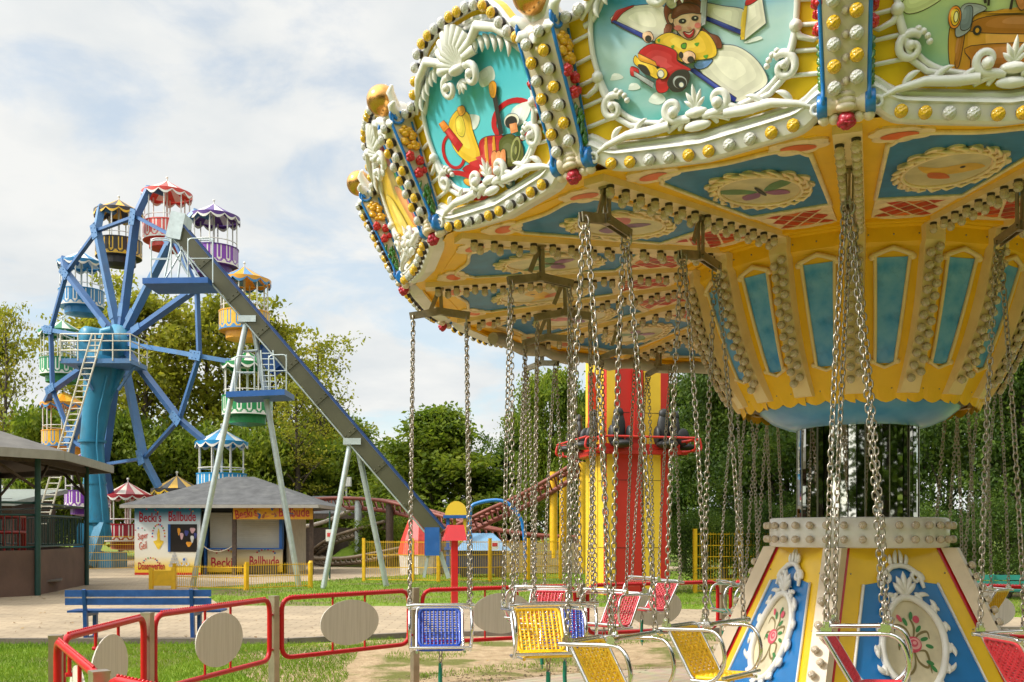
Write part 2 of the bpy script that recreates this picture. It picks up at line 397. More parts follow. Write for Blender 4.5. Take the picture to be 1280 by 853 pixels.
# shell crest at the top
mb = MB(); mb.M = FP
for i in range(11):
    a = pi/2+(i-5)*.27
    L_ = .205*(1-.05*abs(i-5)*.8)
    mb.tube([(.02*cos(a), .735+.02*sin(a), .05), (.6*L_*cos(a), .735+.6*L_*sin(a), .085), (L_*cos(a), .735+L_*sin(a), .055)], [.008,.022,.027], 8)
mb.sphere((0,.725,.075), .045, 12, 8, 0, (1.3,.6,.8))
for sgn in (-1, 1):
    sp_ = spiral(.10,.665,.06,.012,2.0,-1.2,20)
    mb.tube([(sgn*x,y,.075) for x,y in sp_], [.021-.0005*i for i in range(21)], 9)
    mb.sphere((sgn*sp_[-1][0],sp_[-1][1],.085), .024, 10, 7)
    for q in range(6):                      # long leaf swag falling to the shoulder
        t = q/6
        leaf(mb, (sgn*(.14+.30*t), .80-.10*t*t+.03*(1-t)), (-.5-.25*t) if sgn > 0 else (pi+.5+.25*t), .09+.012*(q % 2), .019-.005*t, -sgn*1.0, .045)
    mb.tube([(sgn*.12,.80,.06),(sgn*.24,.855,.07),(sgn*.36,.80,.065),(sgn*.45,.71,.05),(sgn*.50,.66,.035)], [.022,.027,.023,.016,.008], 9)
for a in (-pi/2, -pi/2+.5, -pi/2-.5, -pi/2+.95, -pi/2-.95): leaf(mb, (0,.675), a, .072 if abs(a+pi/2) < .8 else .055, .014, 0, .06)
mb.tube([(x*1.0, y-.018, .012) for x, y in TOP], .022, 8)
mb.tube([(x*.93, y-.075, .012) for x, y in TOP[8:-8]], .014, 6)
crestm = mb.mesh('shell_crest', [WHITE])

# ---- painted pictures (flat artwork in thin layers)
def sky_paint(name, top, mid, low):
    m, nt, b = new_mat(name); N_ = nt.nodes; L_ = nt.links
    tc = N_.new('ShaderNodeTexCoord'); sx = N_.new('ShaderNodeSeparateXYZ'); L_.new(tc.outputs['Generated'], sx.inputs[0])
    nz = N_.new('ShaderNodeTexNoise'); nz.inputs['Scale'].default_value = 3; nz.inputs['Detail'].default_value = 5; L_.new(tc.outputs['Generated'], nz.inputs['Vector'])
    ad = N_.new('ShaderNodeMath'); ad.operation = 'MULTIPLY_ADD'; ad.inputs[1].default_value = .5; L_.new(nz.outputs['Fac'], ad.inputs[0]); L_.new(sx.outputs['Z'], ad.inputs[2])
    r = N_.new('ShaderNodeValToRGB'); L_.new(ad.outputs[0], r.inputs[0]); el = r.color_ramp.elements
    el[0].position = .25; el[0].color = (*low, 1); el[1].position = 1.15 if False else 1.0; el[1].color = (*top, 1)
    q = el.new(.62); q.color = (*mid, 1)
    L_.new(r.outputs[0], b.inputs['Base Color']); b.inputs['Roughness'].default_value = .35; b.inputs['Coat Weight'].default_value = .2
    return m
SKYA = sky_paint('painted_sky', (.05,.33,.62), (.45,.63,.62), (.02,.36,.33))
SKYB = sky_paint('painted_turquoise', (.08,.50,.60), (.12,.56,.62), (.05,.48,.58))
SKYC = sky_paint('painted_sunrise', (.02,.30,.62), (.52,.60,.25), (.14,.40,.33))
SKYD = sky_paint('painted_yellow_glow', (.85,.50,.03), (.85,.60,.05), (.80,.42,.02))
def picture(shapes, back, inv, name='picture'):
    """shapes: (colour, polygon in photo/zoom coordinates) painted from back to front"""
    mb = MB(); mb.M = FP; mats = [back]; mb.sheet(PIC, .006)
    z = .007
    def area(P): return sum(P[q][0]*P[(q+1) % len(P)][1]-P[(q+1) % len(P)][0]*P[q][1] for q in range(len(P)))/2
    def grow(P, d):
        n = len(P); sg = 1 if area(P) > 0 else -1; o = []
        for q in range(n):
            a, b = P[q-1], P[(q+1) % n]; tx, ty = b[0]-a[0], b[1]-a[1]; l = math.hypot(tx, ty)+1e-9
            o.append((P[q][0]+sg*d*ty/l, P[q][1]-sg*d*tx/l))
        return o
    def lay(P, c):
        nonlocal z
        z += .00016; m = cmat(*c)
        if m not in mats: mats.append(m)
        mb.sheet(P, z, mats.index(m))
    for c, poly in shapes:
        p2 = [inv(*p) for p in poly]; A = abs(area(p2)); soft = c in (CLD, PINK) or len(poly) == 62
        ink = (.05,.03,.02) if c != W_ else (.10,.12,.16)
        if not soft and A > 2.5e-4: lay(grow(p2, .0032), ink)
        lay(p2, c)
        if A > 1.2e-3 and c not in (DK,) and len(poly) != 62:
            gx = sum(p[0] for p in p2)/len(p2); gy = sum(p[1] for p in p2)/len(p2)
            dk = tuple(v*.72 for v in c); lt = tuple(min(.9, v*1.15+.05) for v in c)
            if not soft: lay([(gx+(x-gx)*.90-.004, gy+(y-gy)*.90+.004) for x, y in p2], tuple(v*.9+.0 for v in c))
            lay([(gx+(x-gx)*.70-.006, gy+(y-gy)*.70+.008) for x, y in p2], tuple(min(.9, v*1.02+.015) for v in c))
            lay([(gx+(x-gx)*.42-.012, gy+(y-gy)*.42+.014) for x, y in p2], lt)
    return mb.mesh(name, mats)
def smooth(*p): return cr(list(p), 4, True)
W_=(.74,.70,.56); RE=(.50,.012,.015); DK=(.03,.025,.02); SKN=(.80,.48,.30); HAIR=(.20,.045,.015); GRN=(.10,.32,.03); YE=(.80,.50,.03); NAV=(.02,.04,.30); GR=(.35,.37,.36); AMB=(.75,.32,.02); PINK=(.75,.20,.16); CLD=(.72,.76,.70)
def invA(zx, zy):
    X = 740+zx/4.489; Y = zy/4.489
    return ((X-868)*.00345, .13+(178-.21*(X-868)-Y)*.00275)
girl = [
 (CLD, smooth((40,500),(90,455),(130,485),(100,500))), (CLD, smooth((270,660),(330,600),(380,655),(330,690))), (CLD, smooth((150,570),(200,530),(230,565),(190,580))), (CLD, smooth((880,300),(960,270),(980,290),(900,310))),
 (W_, smooth((100,95),(170,30),(250,5),(420,20),(480,120),(480,260),(320,240))), (RE, smooth((100,95),(150,30),(255,2),(180,40),(120,100))), (NAV, [(100,95),(118,90),(330,225),(310,245)]),
 (W_, smooth((660,30),(780,60),(900,100),(890,200),(860,250),(680,130))), (NAV, [(680,118),(872,228),(866,250),(676,140)]), (YE, [(908,60),(925,60),(890,285),(862,285)]), (W_, [(925,50),(1000,20),(1010,190),(885,288)]), (RE, smooth((908,66),(925,25),(975,5),(998,15),(950,55))),
 (W_, smooth((560,300),(740,310),(840,330),(930,410),(985,520),(980,590),(890,650),(800,690),(640,520))), (NAV, [(540,455),(575,455),(806,672),(792,698)]),
 ((.16,.30,.62), smooth((580,430),(640,395),(690,405),(650,450),(600,460))),
 (HAIR, smooth((445,130),(440,40),(500,-30),(600,-40),(660,30),(665,130),(620,190),(480,180))),
 (HAIR, smooth((440,150),(475,160),(450,230),(440,290),(410,280),(425,220))), (HAIR, smooth((650,190),(690,230),(740,260),(750,330),(690,310),(660,250))),
 (YE, smooth((370,240),(450,205),(540,240),(650,210),(710,290),(710,380),(600,400),(500,400),(380,290))),
 (GRN, smooth((520,290),(545,285),(540,315),(520,312))), (GRN, smooth((595,290),(625,285),(610,310))), (GRN, smooth((375,245),(395,240),(385,265))), (GRN, smooth((640,375),(670,370),(655,395))), (GRN, smooth((455,295),(475,290),(465,315))),
 (SKN, smooth((485,110),(500,80),(570,60),(640,75),(655,150),(625,220),(575,262),(520,225),(490,160))), (SKN, smooth((458,110),(470,82),(488,90),(484,135),(468,140))),
 (HAIR, smooth((480,105),(500,50),(570,20),(640,45),(660,95),(600,85),(540,90),(500,110))), (W_, smooth((455,0),(505,-25),(515,30),(480,45))),
 (DK, ell(541,136,19,12)), (DK, ell(616,124,17,12)), (W_, ell(545,135,6,5)), (W_, ell(619,122,6,5)), (PINK, ell(510,178,22,18)), (PINK, ell(628,172,18,18)),
 (RE, smooth((540,208),(575,218),(605,195),(590,240),(560,246))), (W_, smooth((550,213),(575,221),(598,206),(575,228))), ((.70,.32,.20), smooth((565,180),(585,178),(590,192),(572,194))),
 (SKN, smooth((300,200),(340,190),(355,235),(320,260),(295,235))), (DK, ell(325,235,16,18)),
 (RE, smooth((255,330),(350,272),(480,330),(485,400),(560,460),(520,470),(440,510),(405,595),(350,605),(340,545),(380,440),(300,400))), (RE, smooth((190,470),(200,420),(240,440),(235,490),(205,485))),
 (AMB, [(250,330),(350,395),(360,425),(250,375)]), (YE, smooth((235,345),(260,385),(350,430),(360,500),(330,500),(225,400))), (DK, smooth((245,410),(290,425),(310,480),(270,460))), (GR, [(212,450),(330,540),(318,572),(212,480)]),
 (DK, smooth((415,540),(470,470),(540,470),(545,530),(500,600),(440,600))), (GR, ell(490,545,42,44)), (DK, ell(492,550,32,34)), (W_, ell(497,562,13,16)), (YE, ell(388,478,30,36)), (W_, ell(380,480,17,24)),
 (SKN, smooth((515,375),(560,340),(595,360),(590,400),(545,420))), (DK, ell(570,396,16,18)), (DK, ell(516,362,10,18)), (GR, [(690,-40),(710,-40),(678,170),(655,180)])]
def invB(zx, zy):
    X = 1090+zx/5.33; Y = zy/5.33
    return ((X-1262)*.0031, .13+(120-.06*(X-1258)-Y)*.0027)
BR=(.42,.15,.015); BR2=(.62,.28,.02); OR=(.80,.25,.02)
boat = [((.60,.64,.30), smooth((160,90),(260,30),(420,60),(300,150),(190,170))),
 (BR2, smooth((490,300),(560,200),(800,170),(1300,190),(1500,170),(1450,420),(1250,600),(620,640),(520,580))), (BR, smooth((620,260),(800,200),(1300,220),(1420,250),(1350,330),(700,320))), (BR, smooth((560,330),(590,320),(570,560),(545,540))), ((.50,.19,.015), smooth((640,420),(1200,400),(1340,420),(1100,560),(700,600),(650,520))),
 (BR2, [(700,185),(830,160),(1400,150),(1500,175),(830,185)]), (DK, ell(672,305,24,30)), (BR2, ell(672,305,13,18)),
 (GR, smooth((560,130),(640,115),(720,150),(640,200),(620,300),(540,350),(530,260))), ((.18,.22,.24), smooth((575,150),(625,140),(620,280),(560,290))), (OR, ell(515,208,40,80)), (YE, ell(518,208,26,58)), ((.85,.75,.35), ell(522,205,12,36)),
 (DK, [(682,0),(690,0),(712,110),(704,112)]), (DK, [(724,-60),(730,-60),(732,130),(726,130)]), (DK, [(890,-60),(896,-60),(880,160),(872,160)]), ((.55,.20,.05), smooth((900,40),(960,-20),(1010,40),(960,160),(920,130)))]
def invC(zx, zy):
    X = 500+zx/3.877-631; Y = 60+zy/3.877-255
    a, b, c, d = 136, -63, -69, -237
    det = a*d-b*c
    return ((X*d-Y*c)/det, (a*Y-b*X)/det)
def ring(cx, cy, rx, ry, t, rot=0):
    o = ell(cx, cy, rx, ry, 30, rot); i = ell(cx, cy, rx-t, ry-t, 30, rot)
    return o+[o[0]]+[i[0]]+i[::-1]
OLV=(.10,.11,.015); COP=(.72,.27,.09)
engine = [(CLD, smooth((370,120),(430,90),(450,150),(390,180))), (CLD, smooth((150,560),(190,530),(200,600),(160,600))), (CLD, smooth((300,300),(380,310),(360,370),(300,350))),
 (RE, ring(548,345,108,102,24)), (CLD, smooth((540,290),(620,270),(600,350),(530,380))), (RE, ring(250,470,62,92,16,-.3)),
 (YE, smooth((225,330),(275,270),(330,300),(350,380),(400,520),(380,555),(290,500),(240,430))), ((.80,.62,.06), smooth((262,320),(290,300),(310,360),(300,400),(270,380))), (AMB, smooth((270,265),(300,255),(310,285),(285,300))),
 (RE, [(175,330),(200,318),(300,440),(275,470)]), (OR, [(172,330),(200,315),(228,350),(200,372)]),
 (RE, smooth((385,440),(420,410),(500,410),(530,430),(530,520),(430,600),(300,560),(390,520))), (AMB, [(415,412),(424,412),(440,560),(430,565)]), (AMB, [(455,410),(462,410),(478,540),(468,545)]),
 (OLV, smooth((490,430),(540,405),(590,450),(600,520),(560,570),(500,560),(490,490))), ((.32,.32,.10), ell(565,480,22,62,24,.1)), (OLV, ell(566,480,13,44,24,.1)), ((.32,.32,.10), ell(567,480,6,20)),
 (DK, [(410,590),(600,545),(622,575),(560,625),(430,615)]), (COP, smooth((395,560),(430,548),(520,555),(520,590),(410,590))), (COP, smooth((455,490),(475,485),(480,560),(460,565))), (COP, smooth((478,490),(496,485),(500,560),(482,565))), (COP, smooth((500,485),(520,480),(522,570),(505,575))),
 ((.03,.10,.10), ell(550,635,22,24)), (GR, ell(550,635,10,12)),
 (DK, [(455,230),(470,225),(508,400),(492,405)]), (AMB, smooth((436,175),(455,160),(470,180),(465,230),(445,225))),
 (RE, ring(330,640,128,62,26,.42)), (AMB, ell(345,625,30,16,20,.4)), (W_, ell(548,345,34,32)), (DK, ell(546,350,26,24)), (COP, [(540,360),(572,355),(580,395),(548,402)])]
def invD(zx, zy): return (zx*.47, .13+zy*.75)
fairy = [((.72,.05,.12), smooth((-.9,.98),(-.35,.95),(.1,.75),(.5,.45),(.75,.25),(.45,.55),(.2,.9),(-.2,1.0))), ((.80,.22,.30), smooth((-.6,.9),(-.1,.72),(.25,.5),(.1,.75))), ((.80,.30,.05), smooth((-.2,.55),(.3,.4),(.6,.1),(.2,.15))), ((.03,.40,.10), smooth((.05,.62),(.35,.68),(.55,.5),(.25,.42))), ((.75,.10,.10), smooth((.3,.35),(.55,.4),(.7,.2),(.4,.15))), ((.13,.03,.18), smooth((.4,.12),(.75,.22),(.7,-.02),(.4,.02))), ((.85,.62,.10), smooth((-.85,.6),(-.5,.5),(-.1,.15),(-.5,.2)))]
balloon = [(CLD, smooth((-.7,.3),(-.4,.4),(-.1,.3),(-.4,.22))), (CLD, smooth((.3,.75),(.6,.85),(.8,.75),(.5,.68))), (RE, ell(0,.62,.34,.26)), (YE, ell(0,.62,.17,.26)), (RE, ell(0,.62,.05,.26)), (BR, [(-.09,.2),(.09,.2),(.11,.3),(-.11,.3)]), (DK, [(-.2,.42),(-.19,.42),(-.1,.3),(-.11,.3)]), (DK, [(.2,.42),(.19,.42),(.1,.3),(.11,.3)])]
PICT = {-1: picture(girl, SKYA, invA), 0: picture(boat, SKYC, invB), -2: picture(engine, SKYB, invC), -3: picture(fairy, SKYD, invD)}
picX = picture(balloon, SKYB, invD)

# ---- pilaster (console bracket at each corner); local +X outward
def back(v): return (AP+TL*v)/cos(rad(11.25))-.01
def front(v): return (AP+TL*v)/cos(rad(11.25))+.055+.085*min(1, max(0, v)/.55)
def pw(v): return .082+.016*min(1, max(0, v)/.6)
vs = [.05,.12,.2,.28,.36,.44,.52,.58,.62,.65]
def fr(v): return front(v)-(0 if v < .56 else (v-.56)**2*7)
mb = MB(); V = []
for v in vs:
    for (x, y) in ((back(v), -pw(v)), (fr(v), -pw(v)), (fr(v), pw(v)), (back(v), pw(v))): V.append((x, y, ZR+v))
Fc = [(i*4+j, i*4+(j+1) % 4, (i+1)*4+(j+1) % 4, (i+1)*4+j) for i in range(len(vs)-1) for j in range(4)]
mb.add(V, Fc+[(3,2,1,0), tuple(len(V)-4+q for q in range(4))])
def nfront(v):
    d = Vector((front(v+.01)-front(v-.01), 0, .02)).normalized(); return Vector((d.z, 0, -d.x))
for i in range(6): mb.sphere(Vector((fr(.115+.078*i), 0, ZR+.115+.078*i))+nfront(.2)*.004, .017, 8, 6)
pilm = mb.mesh('pilaster', [CREAM])
mb = MB()
for sg in (-1, 1):
    top = (fr(.60)-.035, ZR+.615); bot = (fr(.075)-.02, ZR+.065)
    st_ = spiral(top[0], top[1], .05, .014, .9, -1.35, 20); sb_ = spiral(bot[0], bot[1], .036, .010, .4, -1.4, 18)
    line = [(fr(v)-.001, ZR+v) for v in (.56,.48,.40,.32,.24,.16,.11)]
    path = st_[::-1]+line
    mb.tube([(x, sg*(pw(z-ZR)+.006), z) for x, z in path], .0088, 7)
    sb2 = [(bot[0]+(.036-.0014*i)*cos(.5-2*pi*1.3*i/18), bot[1]+(.036-.0014*i)*sin(.5-2*pi*1.3*i/18)) for i in range(19)]
    mb.tube([(x, sg*(pw(.05)+.008), z) for x, z in [(fr(.12), ZR+.12)]+sb2], .0088, 7)
    mb.tube([(back(v)+.02, sg*(pw(v)+.004), ZR+v) for v in (.60,.45,.3,.17,.11)], .007, 6)
trimm = mb.mesh('scroll_trim', [BLUE])
def rose(mb, c, r, ax, mi):
    c = Vector(c); ax = Vector(ax); u = ax.orthogonal().normalized(); w_ = ax.cross(u)
    mb.sphere(c, r*.85, 10, 7, mi)
    for t in range(7):
        a = t*2.4; mb.sphere(c+(u*cos(a)+w_*sin(a))*r*.62*(.4+.6*t/6)+ax*r*(.7-.08*t), r*.42, 8, 6, mi)
    mb.tube([c+(u*cos(q*.8)+w_*sin(q*.8))*r*(.12+.055*q)+ax*r*(.98-.03*q) for q in range(12)], r*.10, 5, False, mi)
FLM = [pm('carved_yellow', (.80,.42,.02), .35, var=.3, vs=40, coat=.3), RED, GREENL]; flows = []
for sg in (-1, 1):
    mb = MB(); rnd = random.Random(5)
    for q in range(15):
        v = .455+rnd.random()*.11; x = back(v)+.03+rnd.random()*.075
        a = rnd.random()*6.3
        mb.sphere((x, sg*(pw(v)+.008), ZR+v), .016+.007*rnd.random(), 7, 5, 0, (1.2,.9,.8))
    for v, f, r in ((.40,.10,.033),(.385,.045,.030),(.315,.075,.032),(.335,.035,.022)):
        rose(mb, (back(v)+f, sg*(pw(v)+.006), ZR+v), r, (0, sg, 0), 1)
    for q in range(16):
        v = .275-.14*q/15; x = back(v)+.035+.05*rnd.random()*(1-q/22)
        d = Vector((.012*rnd.uniform(-1,1), 0, -.05)); p = Vector((x, sg*(pw(v)+.006), ZR+v))
        mb.tube([p, p+d*.5+Vector((.004,sg*.012,0)), p+d], [.003,.011,.002], 5, False, 2)
    flows.append(mb.mesh('carved_flowers', FLM))
# capital roll at the foot and leaf cup at the head
mb = MB()
def latY(mb, prof, c, n=14, mi=0): lathe_to(mb, prof, c, (0,1,0), n, mi)
cpos = (front(0)-.005, 0, ZR+.045)
latY(mb, [(.02,-.115),(.042,-.115),(.042,-.06),(.034,-.05),(.034,.05),(.042,.06),(.042,.115),(.02,.115)], cpos)
for q in (-1, 0, 1): mb.sphere((cpos[0]+.03, 0, cpos[2]+.024*q), .030, 12, 8, 0, (.9,1.35,.62))
latY(mb, [(.043,-.117),(.048,-.114),(.048,-.078),(.043,-.075)], cpos, 14, 1); latY(mb, [(.043,.075),(.048,.078),(.048,.114),(.043,.117)], cpos, 14, 1)
rose(mb, (cpos[0]-.005, 0, ZR-.018), .042, (.5,0,-.85), 2)
for a in (-.09, -.05, .05, .09): mb.sphere((cpos[0]-.02, a, ZR-.005), .028, 8, 6, 0, (1,.9,.8))
capim = mb.mesh('capital_roll', [CREAM, BLUE, pm('carved_rose_foot', (.42,.02,.04), .35, var=.3, vs=20)])
mb = MB(); gx, gz = fr(.62)+.035, ZR+.735
for q in range(8):
    a = q*pi/4
    p0 = Vector((fr(.62)-.07, 0, ZR+.60))
    d = Vector((.08, .085*cos(a), .085*sin(a)+.06))
    mb.tube([p0+d*.1, p0+d*.6+Vector((0,.03*cos(a),.03*sin(a))), p0+d*1.05+Vector((.0,.035*cos(a),.035*sin(a))), p0+d*1.25+Vector((-.02,.05*cos(a),.05*sin(a)))], [.03,.035,.026,.008], 8)
mb.sphere((fr(.62)-.075, 0, ZR+.66), .075, 12, 8, 0, (1,1.2,1.1))
cupm = mb.mesh('leaf_cup', [WHITE])
mb = MB(); mb.sphere((gx, 0, gz), .088, 28, 18); ballm = mb.mesh('gold_ball', [GOLD])

PBOT = [-.43+.0955*i for i in range(10)]
lens = 0; PTOP = []
tp = [p for p in TOP if abs(p[0]) < .62]; seg = [0]
for i in range(1, len(tp)): seg.append(seg[-1]+math.dist(tp[i], tp[i-1]))
for i in range(20):
    s_ = seg[-1]*(i+.5)/20
    j = max(q for q in range(len(seg)-1) if seg[q] <= s_); t = (s_-seg[j])/(seg[j+1]-seg[j]+1e-9)
    PTOP.append((tp[j][0]+(tp[j+1][0]-tp[j][0])*t, tp[j][1]+(tp[j+1][1]-tp[j][1])*t))
NV = FP.to_3x3() @ Vector((0,0,1))
def plights(): # lights of one panel: pos, axis, yellow?
    o = [(FP @ Vector((x, yb(x)+.040, .046)), FP.to_3x3() @ Vector((0,-.12,1)), (i//2) % 2 == 0) for i, x in enumerate(PBOT)]
    o += [(FP @ Vector((x, y-.022, .036)), NV, (i//2) % 2 == 0) for i, (x, y) in enumerate(PTOP)]
    return o
def cols():
    o = []
    for i in range(7):
        for sg in (-1, 1):
            v = .112+.073*i+.014*sg
            o.append((Vector((fr(v)-.002, sg*.044, ZR+v)), nfront(v), i % 2 == 1))
    return o
rest = MB()
for k in range(-8, 8):
    ac = rad(A0+ST*k+ST/2); a = rad(A0+ST*k)
    p = put('crown_panel', boardm, car, rz=ac)
    put('border_moulding', borderm, p); put('picture_frame', framem, p); put('scrollwork', scrollm, p); put('shell_crest', crestm, p)
    put('picture', PICT.get(k, picX), p)
    q = put('pilaster', pilm, car, rz=a)
    for n_, m_ in (('scroll_trim', trimm), ('carved_flowers', flows[0]), ('carved_flowers', flows[1]), ('capital_roll', capim), ('leaf_cup', cupm), ('gold_ball', ballm)): put(n_, m_, q)
    for pos, ax, yl in plights():
        if k in (-1, 0) and pos.z > 3.9: ind = False
        else: ind = k in (-2, -1, 0)
        if ind: place('cap_light', capYm if yl else capWm, p, pos, ax)
        else:
            Rz = Matrix.Rotation(ac, 3, 'Z'); cap_mb(rest, Rz @ pos, Rz @ Vector(ax), 1 if yl else 2)
    for pos, ax, yl in cols():
        if k in (-2, -1, 0): place('cap_light', capYm if yl else capWm, q, pos, ax)
        else:
            Rz = Matrix.Rotation(a, 3, 'Z'); cap_mb(rest, Rz @ pos, Rz @ Vector(ax), 1 if yl else 2)
tag(rest.build('cap_light', [SOCK, CAPY, CAPW], car), kind='stuff')

# ---- ceiling
def cz(r): return 3.505-.072*(r-1.2)
rin, rout = 1.19, 3.15
sl = math.atan(.072)
mb = MB()
mb.add([(rin, -rin*t11, cz(rin)), (rout, -rout*t11, cz(rout)), (rout, rout*t11, cz(rout)), (rin, rin*t11, cz(rin))], [(0,3,2,1)])
mb.add([(rin, -rin*t11, cz(rin)+.04), (rout, -rout*t11, cz(rout)+.04), (rout, rout*t11, cz(rout)+.04), (rin, rin*t11, cz(rin)+.04)], [(0,1,2,3)])
mb.tube([(3.02,-.47,cz(3.02)),(3.02,.47,cz(3.02))], .006, 5); mb.bar((1.24,-.225,cz(1.24)-.012),(1.24,.225,cz(1.24)-.012),.05,.02)
ceilm = mb.mesh('ceiling_panel', [YELC])
# painting frame: x right, y = radius, facing down
FC = Matrix(((0, cos(sl), -sin(sl), 0), (1, 0, 0, 0), (0, -sin(sl), -cos(sl), 0), (0,0,0,1)))
def CP(x, y, o=0.): return Vector((y, x, cz(y)-o))
def wob(cx_, cy_, rx, ry, n, amp, ph=0., m=96):
    o = []
    for i in range(m):
        a = 2*pi*i/m; k_ = 1+amp*abs(sin(a*n/2+ph))-amp*.5+amp*.5*sin(3*a+1)
        o.append((cx_+rx*k_*cos(a), cy_+ry*k_*sin(a)))
    return o
def csheet(mb, poly, o, mi): 
    n = len(poly); A = sum(poly[i][0]*poly[(i+1) % n][1]-poly[(i+1) % n][0]*poly[i][1] for i in range(n))
    if A < 0: poly = poly[::-1]
    mb.add([CP(x, y, o) for x, y in poly], [tuple(range(n))], mi)
def cslab(mb, poly, o, mi, h=.006):
    n = len(poly); A = sum(poly[i][0]*poly[(i+1) % n][1]-poly[(i+1) % n][0]*poly[i][1] for i in range(n))
    if A < 0: poly = poly[::-1]
    csheet(mb, poly, o, mi)
    a = [CP(x, y, o) for x, y in poly]; b_ = [CP(x, y, o-h) for x, y in poly]
    mb.add(a+b_, [(i, n+i, n+(i+1) % n, (i+1) % n) for i in range(n)], mi)
def mkpaint(colA, colB, kind):
    mats = [CREAM2, BLUEF, RED2, ORANGE, cmat(.60,.50,.30), colA, colB, cmat(.03,.02,.02), pm('lattice_crimson', (.34,.012,.015), .4, var=.2, vs=14)]
    mb = MB()
    def w(y, f=.74, o=.03): return y*t11*f-o
    blue = [(-w(1.78),1.78),(w(1.78),1.78),(w(2.78),2.78)]+cr([(w(2.78),2.78),(.36,2.80),(.33,2.90),(.22,2.93),(.0,2.90),(-.22,2.93),(-.33,2.90),(-.36,2.80),(-w(2.78),2.78)],5,False)[1:]
    csheet(mb, blue, .003, 1)
    bd = [CP(x, y, .008) for x, y in blue]; mb.tube(bd, .013, 6, True, 0)
    for sg in (-1, 1):                                          # outer corner ovals in carved cream cups
        cslab(mb, wob(sg*.36, 2.93, .135, .105, 7, .14), .012, 0, .012)
        csheet(mb, ell(sg*.36, 2.925, .082, .05, 24, -sg*.35), .0145, 3)
    cslab(mb, wob(0, 2.33, .25, .37, 16, .13), .014, 0, .014)
    ct = ell(0, 2.33, .19, .285, 40); csheet(mb, ct, .0165, 4)
    mb.tube([CP(x, y, .018) for x, y in ell(0, 2.33, .205, .305, 40)], .010, 6, True, 0)
    for i in range(22):
        a = 2*pi*i/22+.1; mb.tube([CP(.215*cos(a), 2.33+.32*sin(a), .016), CP(.245*cos(a+.12), 2.33+.365*sin(a+.12), .024), CP(.255*cos(a+.3), 2.33+.38*sin(a+.3), .016)], [.012,.011,.004], 6, False, 0)
    # butterfly
    if kind == 0:
        sh = [(5, smooth((-.02,2.34),(-.10,2.45),(-.19,2.47),(-.17,2.38),(-.06,2.31))), (5, smooth((.02,2.34),(.10,2.45),(.19,2.47),(.17,2.38),(.06,2.31))), (6, smooth((-.02,2.31),(-.11,2.29),(-.12,2.20),(-.04,2.22))), (6, smooth((.02,2.31),(.11,2.29),(.12,2.20),(.04,2.22))), (7, ell(0,2.33,.013,.10))]
    elif kind == 1:
        sh = [(5, smooth((-.01,2.36),(.05,2.47),(.14,2.50),(.15,2.40),(.06,2.33))), (6, smooth((-.02,2.33),(.08,2.31),(.12,2.20),(.03,2.22))), (6, smooth((-.02,2.36),(-.12,2.40),(-.15,2.30),(-.05,2.28))), (7, ell(-.02,2.33,.012,.11,20,.5))]
    else:
        sh = [(5, smooth((-.16,2.42),(-.05,2.38),(.08,2.44),(.17,2.36),(.05,2.26),(-.08,2.28))), (6, smooth((-.08,2.30),(0,2.28),(.05,2.18),(-.05,2.2))), (7, ell(.06,2.38,.012,.02))]
    for i, (m, p) in enumerate(sh): csheet(mb, p, .0175+.0008*i, m)
    # lattice
    tr = [(-w(1.34),1.34),(w(1.34),1.34),(w(1.74),1.74),(-w(1.74),1.74)]
    cslab(mb, tr, .010, 0, .01)
    n = 0
    for i in range(-8, 9):
        for j in range(-8, 9):
            u, v = .058, .082
            cx_, cy_ = (i+j)*u, 1.545+(i-j)*v
            P = [(cx_+u*.84, cy_), (cx_, cy_+v*.84), (cx_-u*.84, cy_), (cx_, cy_-v*.84)]
            cl = []
            for x, y in P: cl.append((x, min(1.715, max(1.365, y))))
            if cy_ < 1.36 or cy_ > 1.72: continue
            if abs(cx_)+u*.5 > w(cy_)-.012: continue
            csheet(mb, cl, .0125, 2 if (i+j) % 3 else (3 if (i % 2) else 8)); n += 1
    for sg in (-1, 0, 1): cslab(mb, wob(sg*.15, 1.755, .085, .03, 6, .2), .016, 0, .006)
    cslab(mb, wob(0, 1.345, .13, .03, 9, .25), .016, 0, .006)
    return mb.mesh('ceiling_painting', mats)
paints = [mkpaint(cmat(.10,.22,.10), cmat(.30,.10,.25), 0), mkpaint(cmat(.55,.10,.12), cmat(.20,.06,.22), 1), mkpaint(cmat(.72,.40,.05), cmat(.62,.12,.03), 2)]
# radial rib beam with two staggered rows of bulbs
mb = MB()
re = RR-.11
mb.add([(r_, s_*.062, cz(r_)*1.0-o) for r_ in (1.16, re) for s_ in (-1, 1) for o in (-.02, .032)], [(0,4,5,1),(2,3,7,6),(1,5,7,3),(0,1,3,2),(4,6,7,5)])
ribm = mb.mesh('ceiling_rib', [CREAM3])
restb = MB()
for k in range(-8, 8):
    ac = rad(A0+ST*k+ST/2); a = rad(A0+ST*k)
    p = put('ceiling_panel', ceilm, car, rz=ac)
    put('ceiling_painting', paints[{-1: 0, 0: 2, -2: 1, -3: 0, 1: 1}.get(k, k % 3)], p)
    q = put('ceiling_rib', ribm, car, rz=a)
    for i in range(14):
        for sg in (-1, 1):
            r_ = 1.30+.132*i+.035*sg
            pos = Vector((r_, sg*.036, cz(r_)-.031)); ax = Vector((0,0,-1))
            if k in (-3, -2, -1, 0) and not (k == -3 and i < 2): place('ceiling_bulb', bulbm, q, pos, ax)
            else: restb.M = Matrix.Rotation(a, 4, 'Z'); bulb_mb(restb, pos, ax, 8)
restb.M = None
tag(restb.build('ceiling_bulb', [SOCK, BULBM], car), kind='stuff')
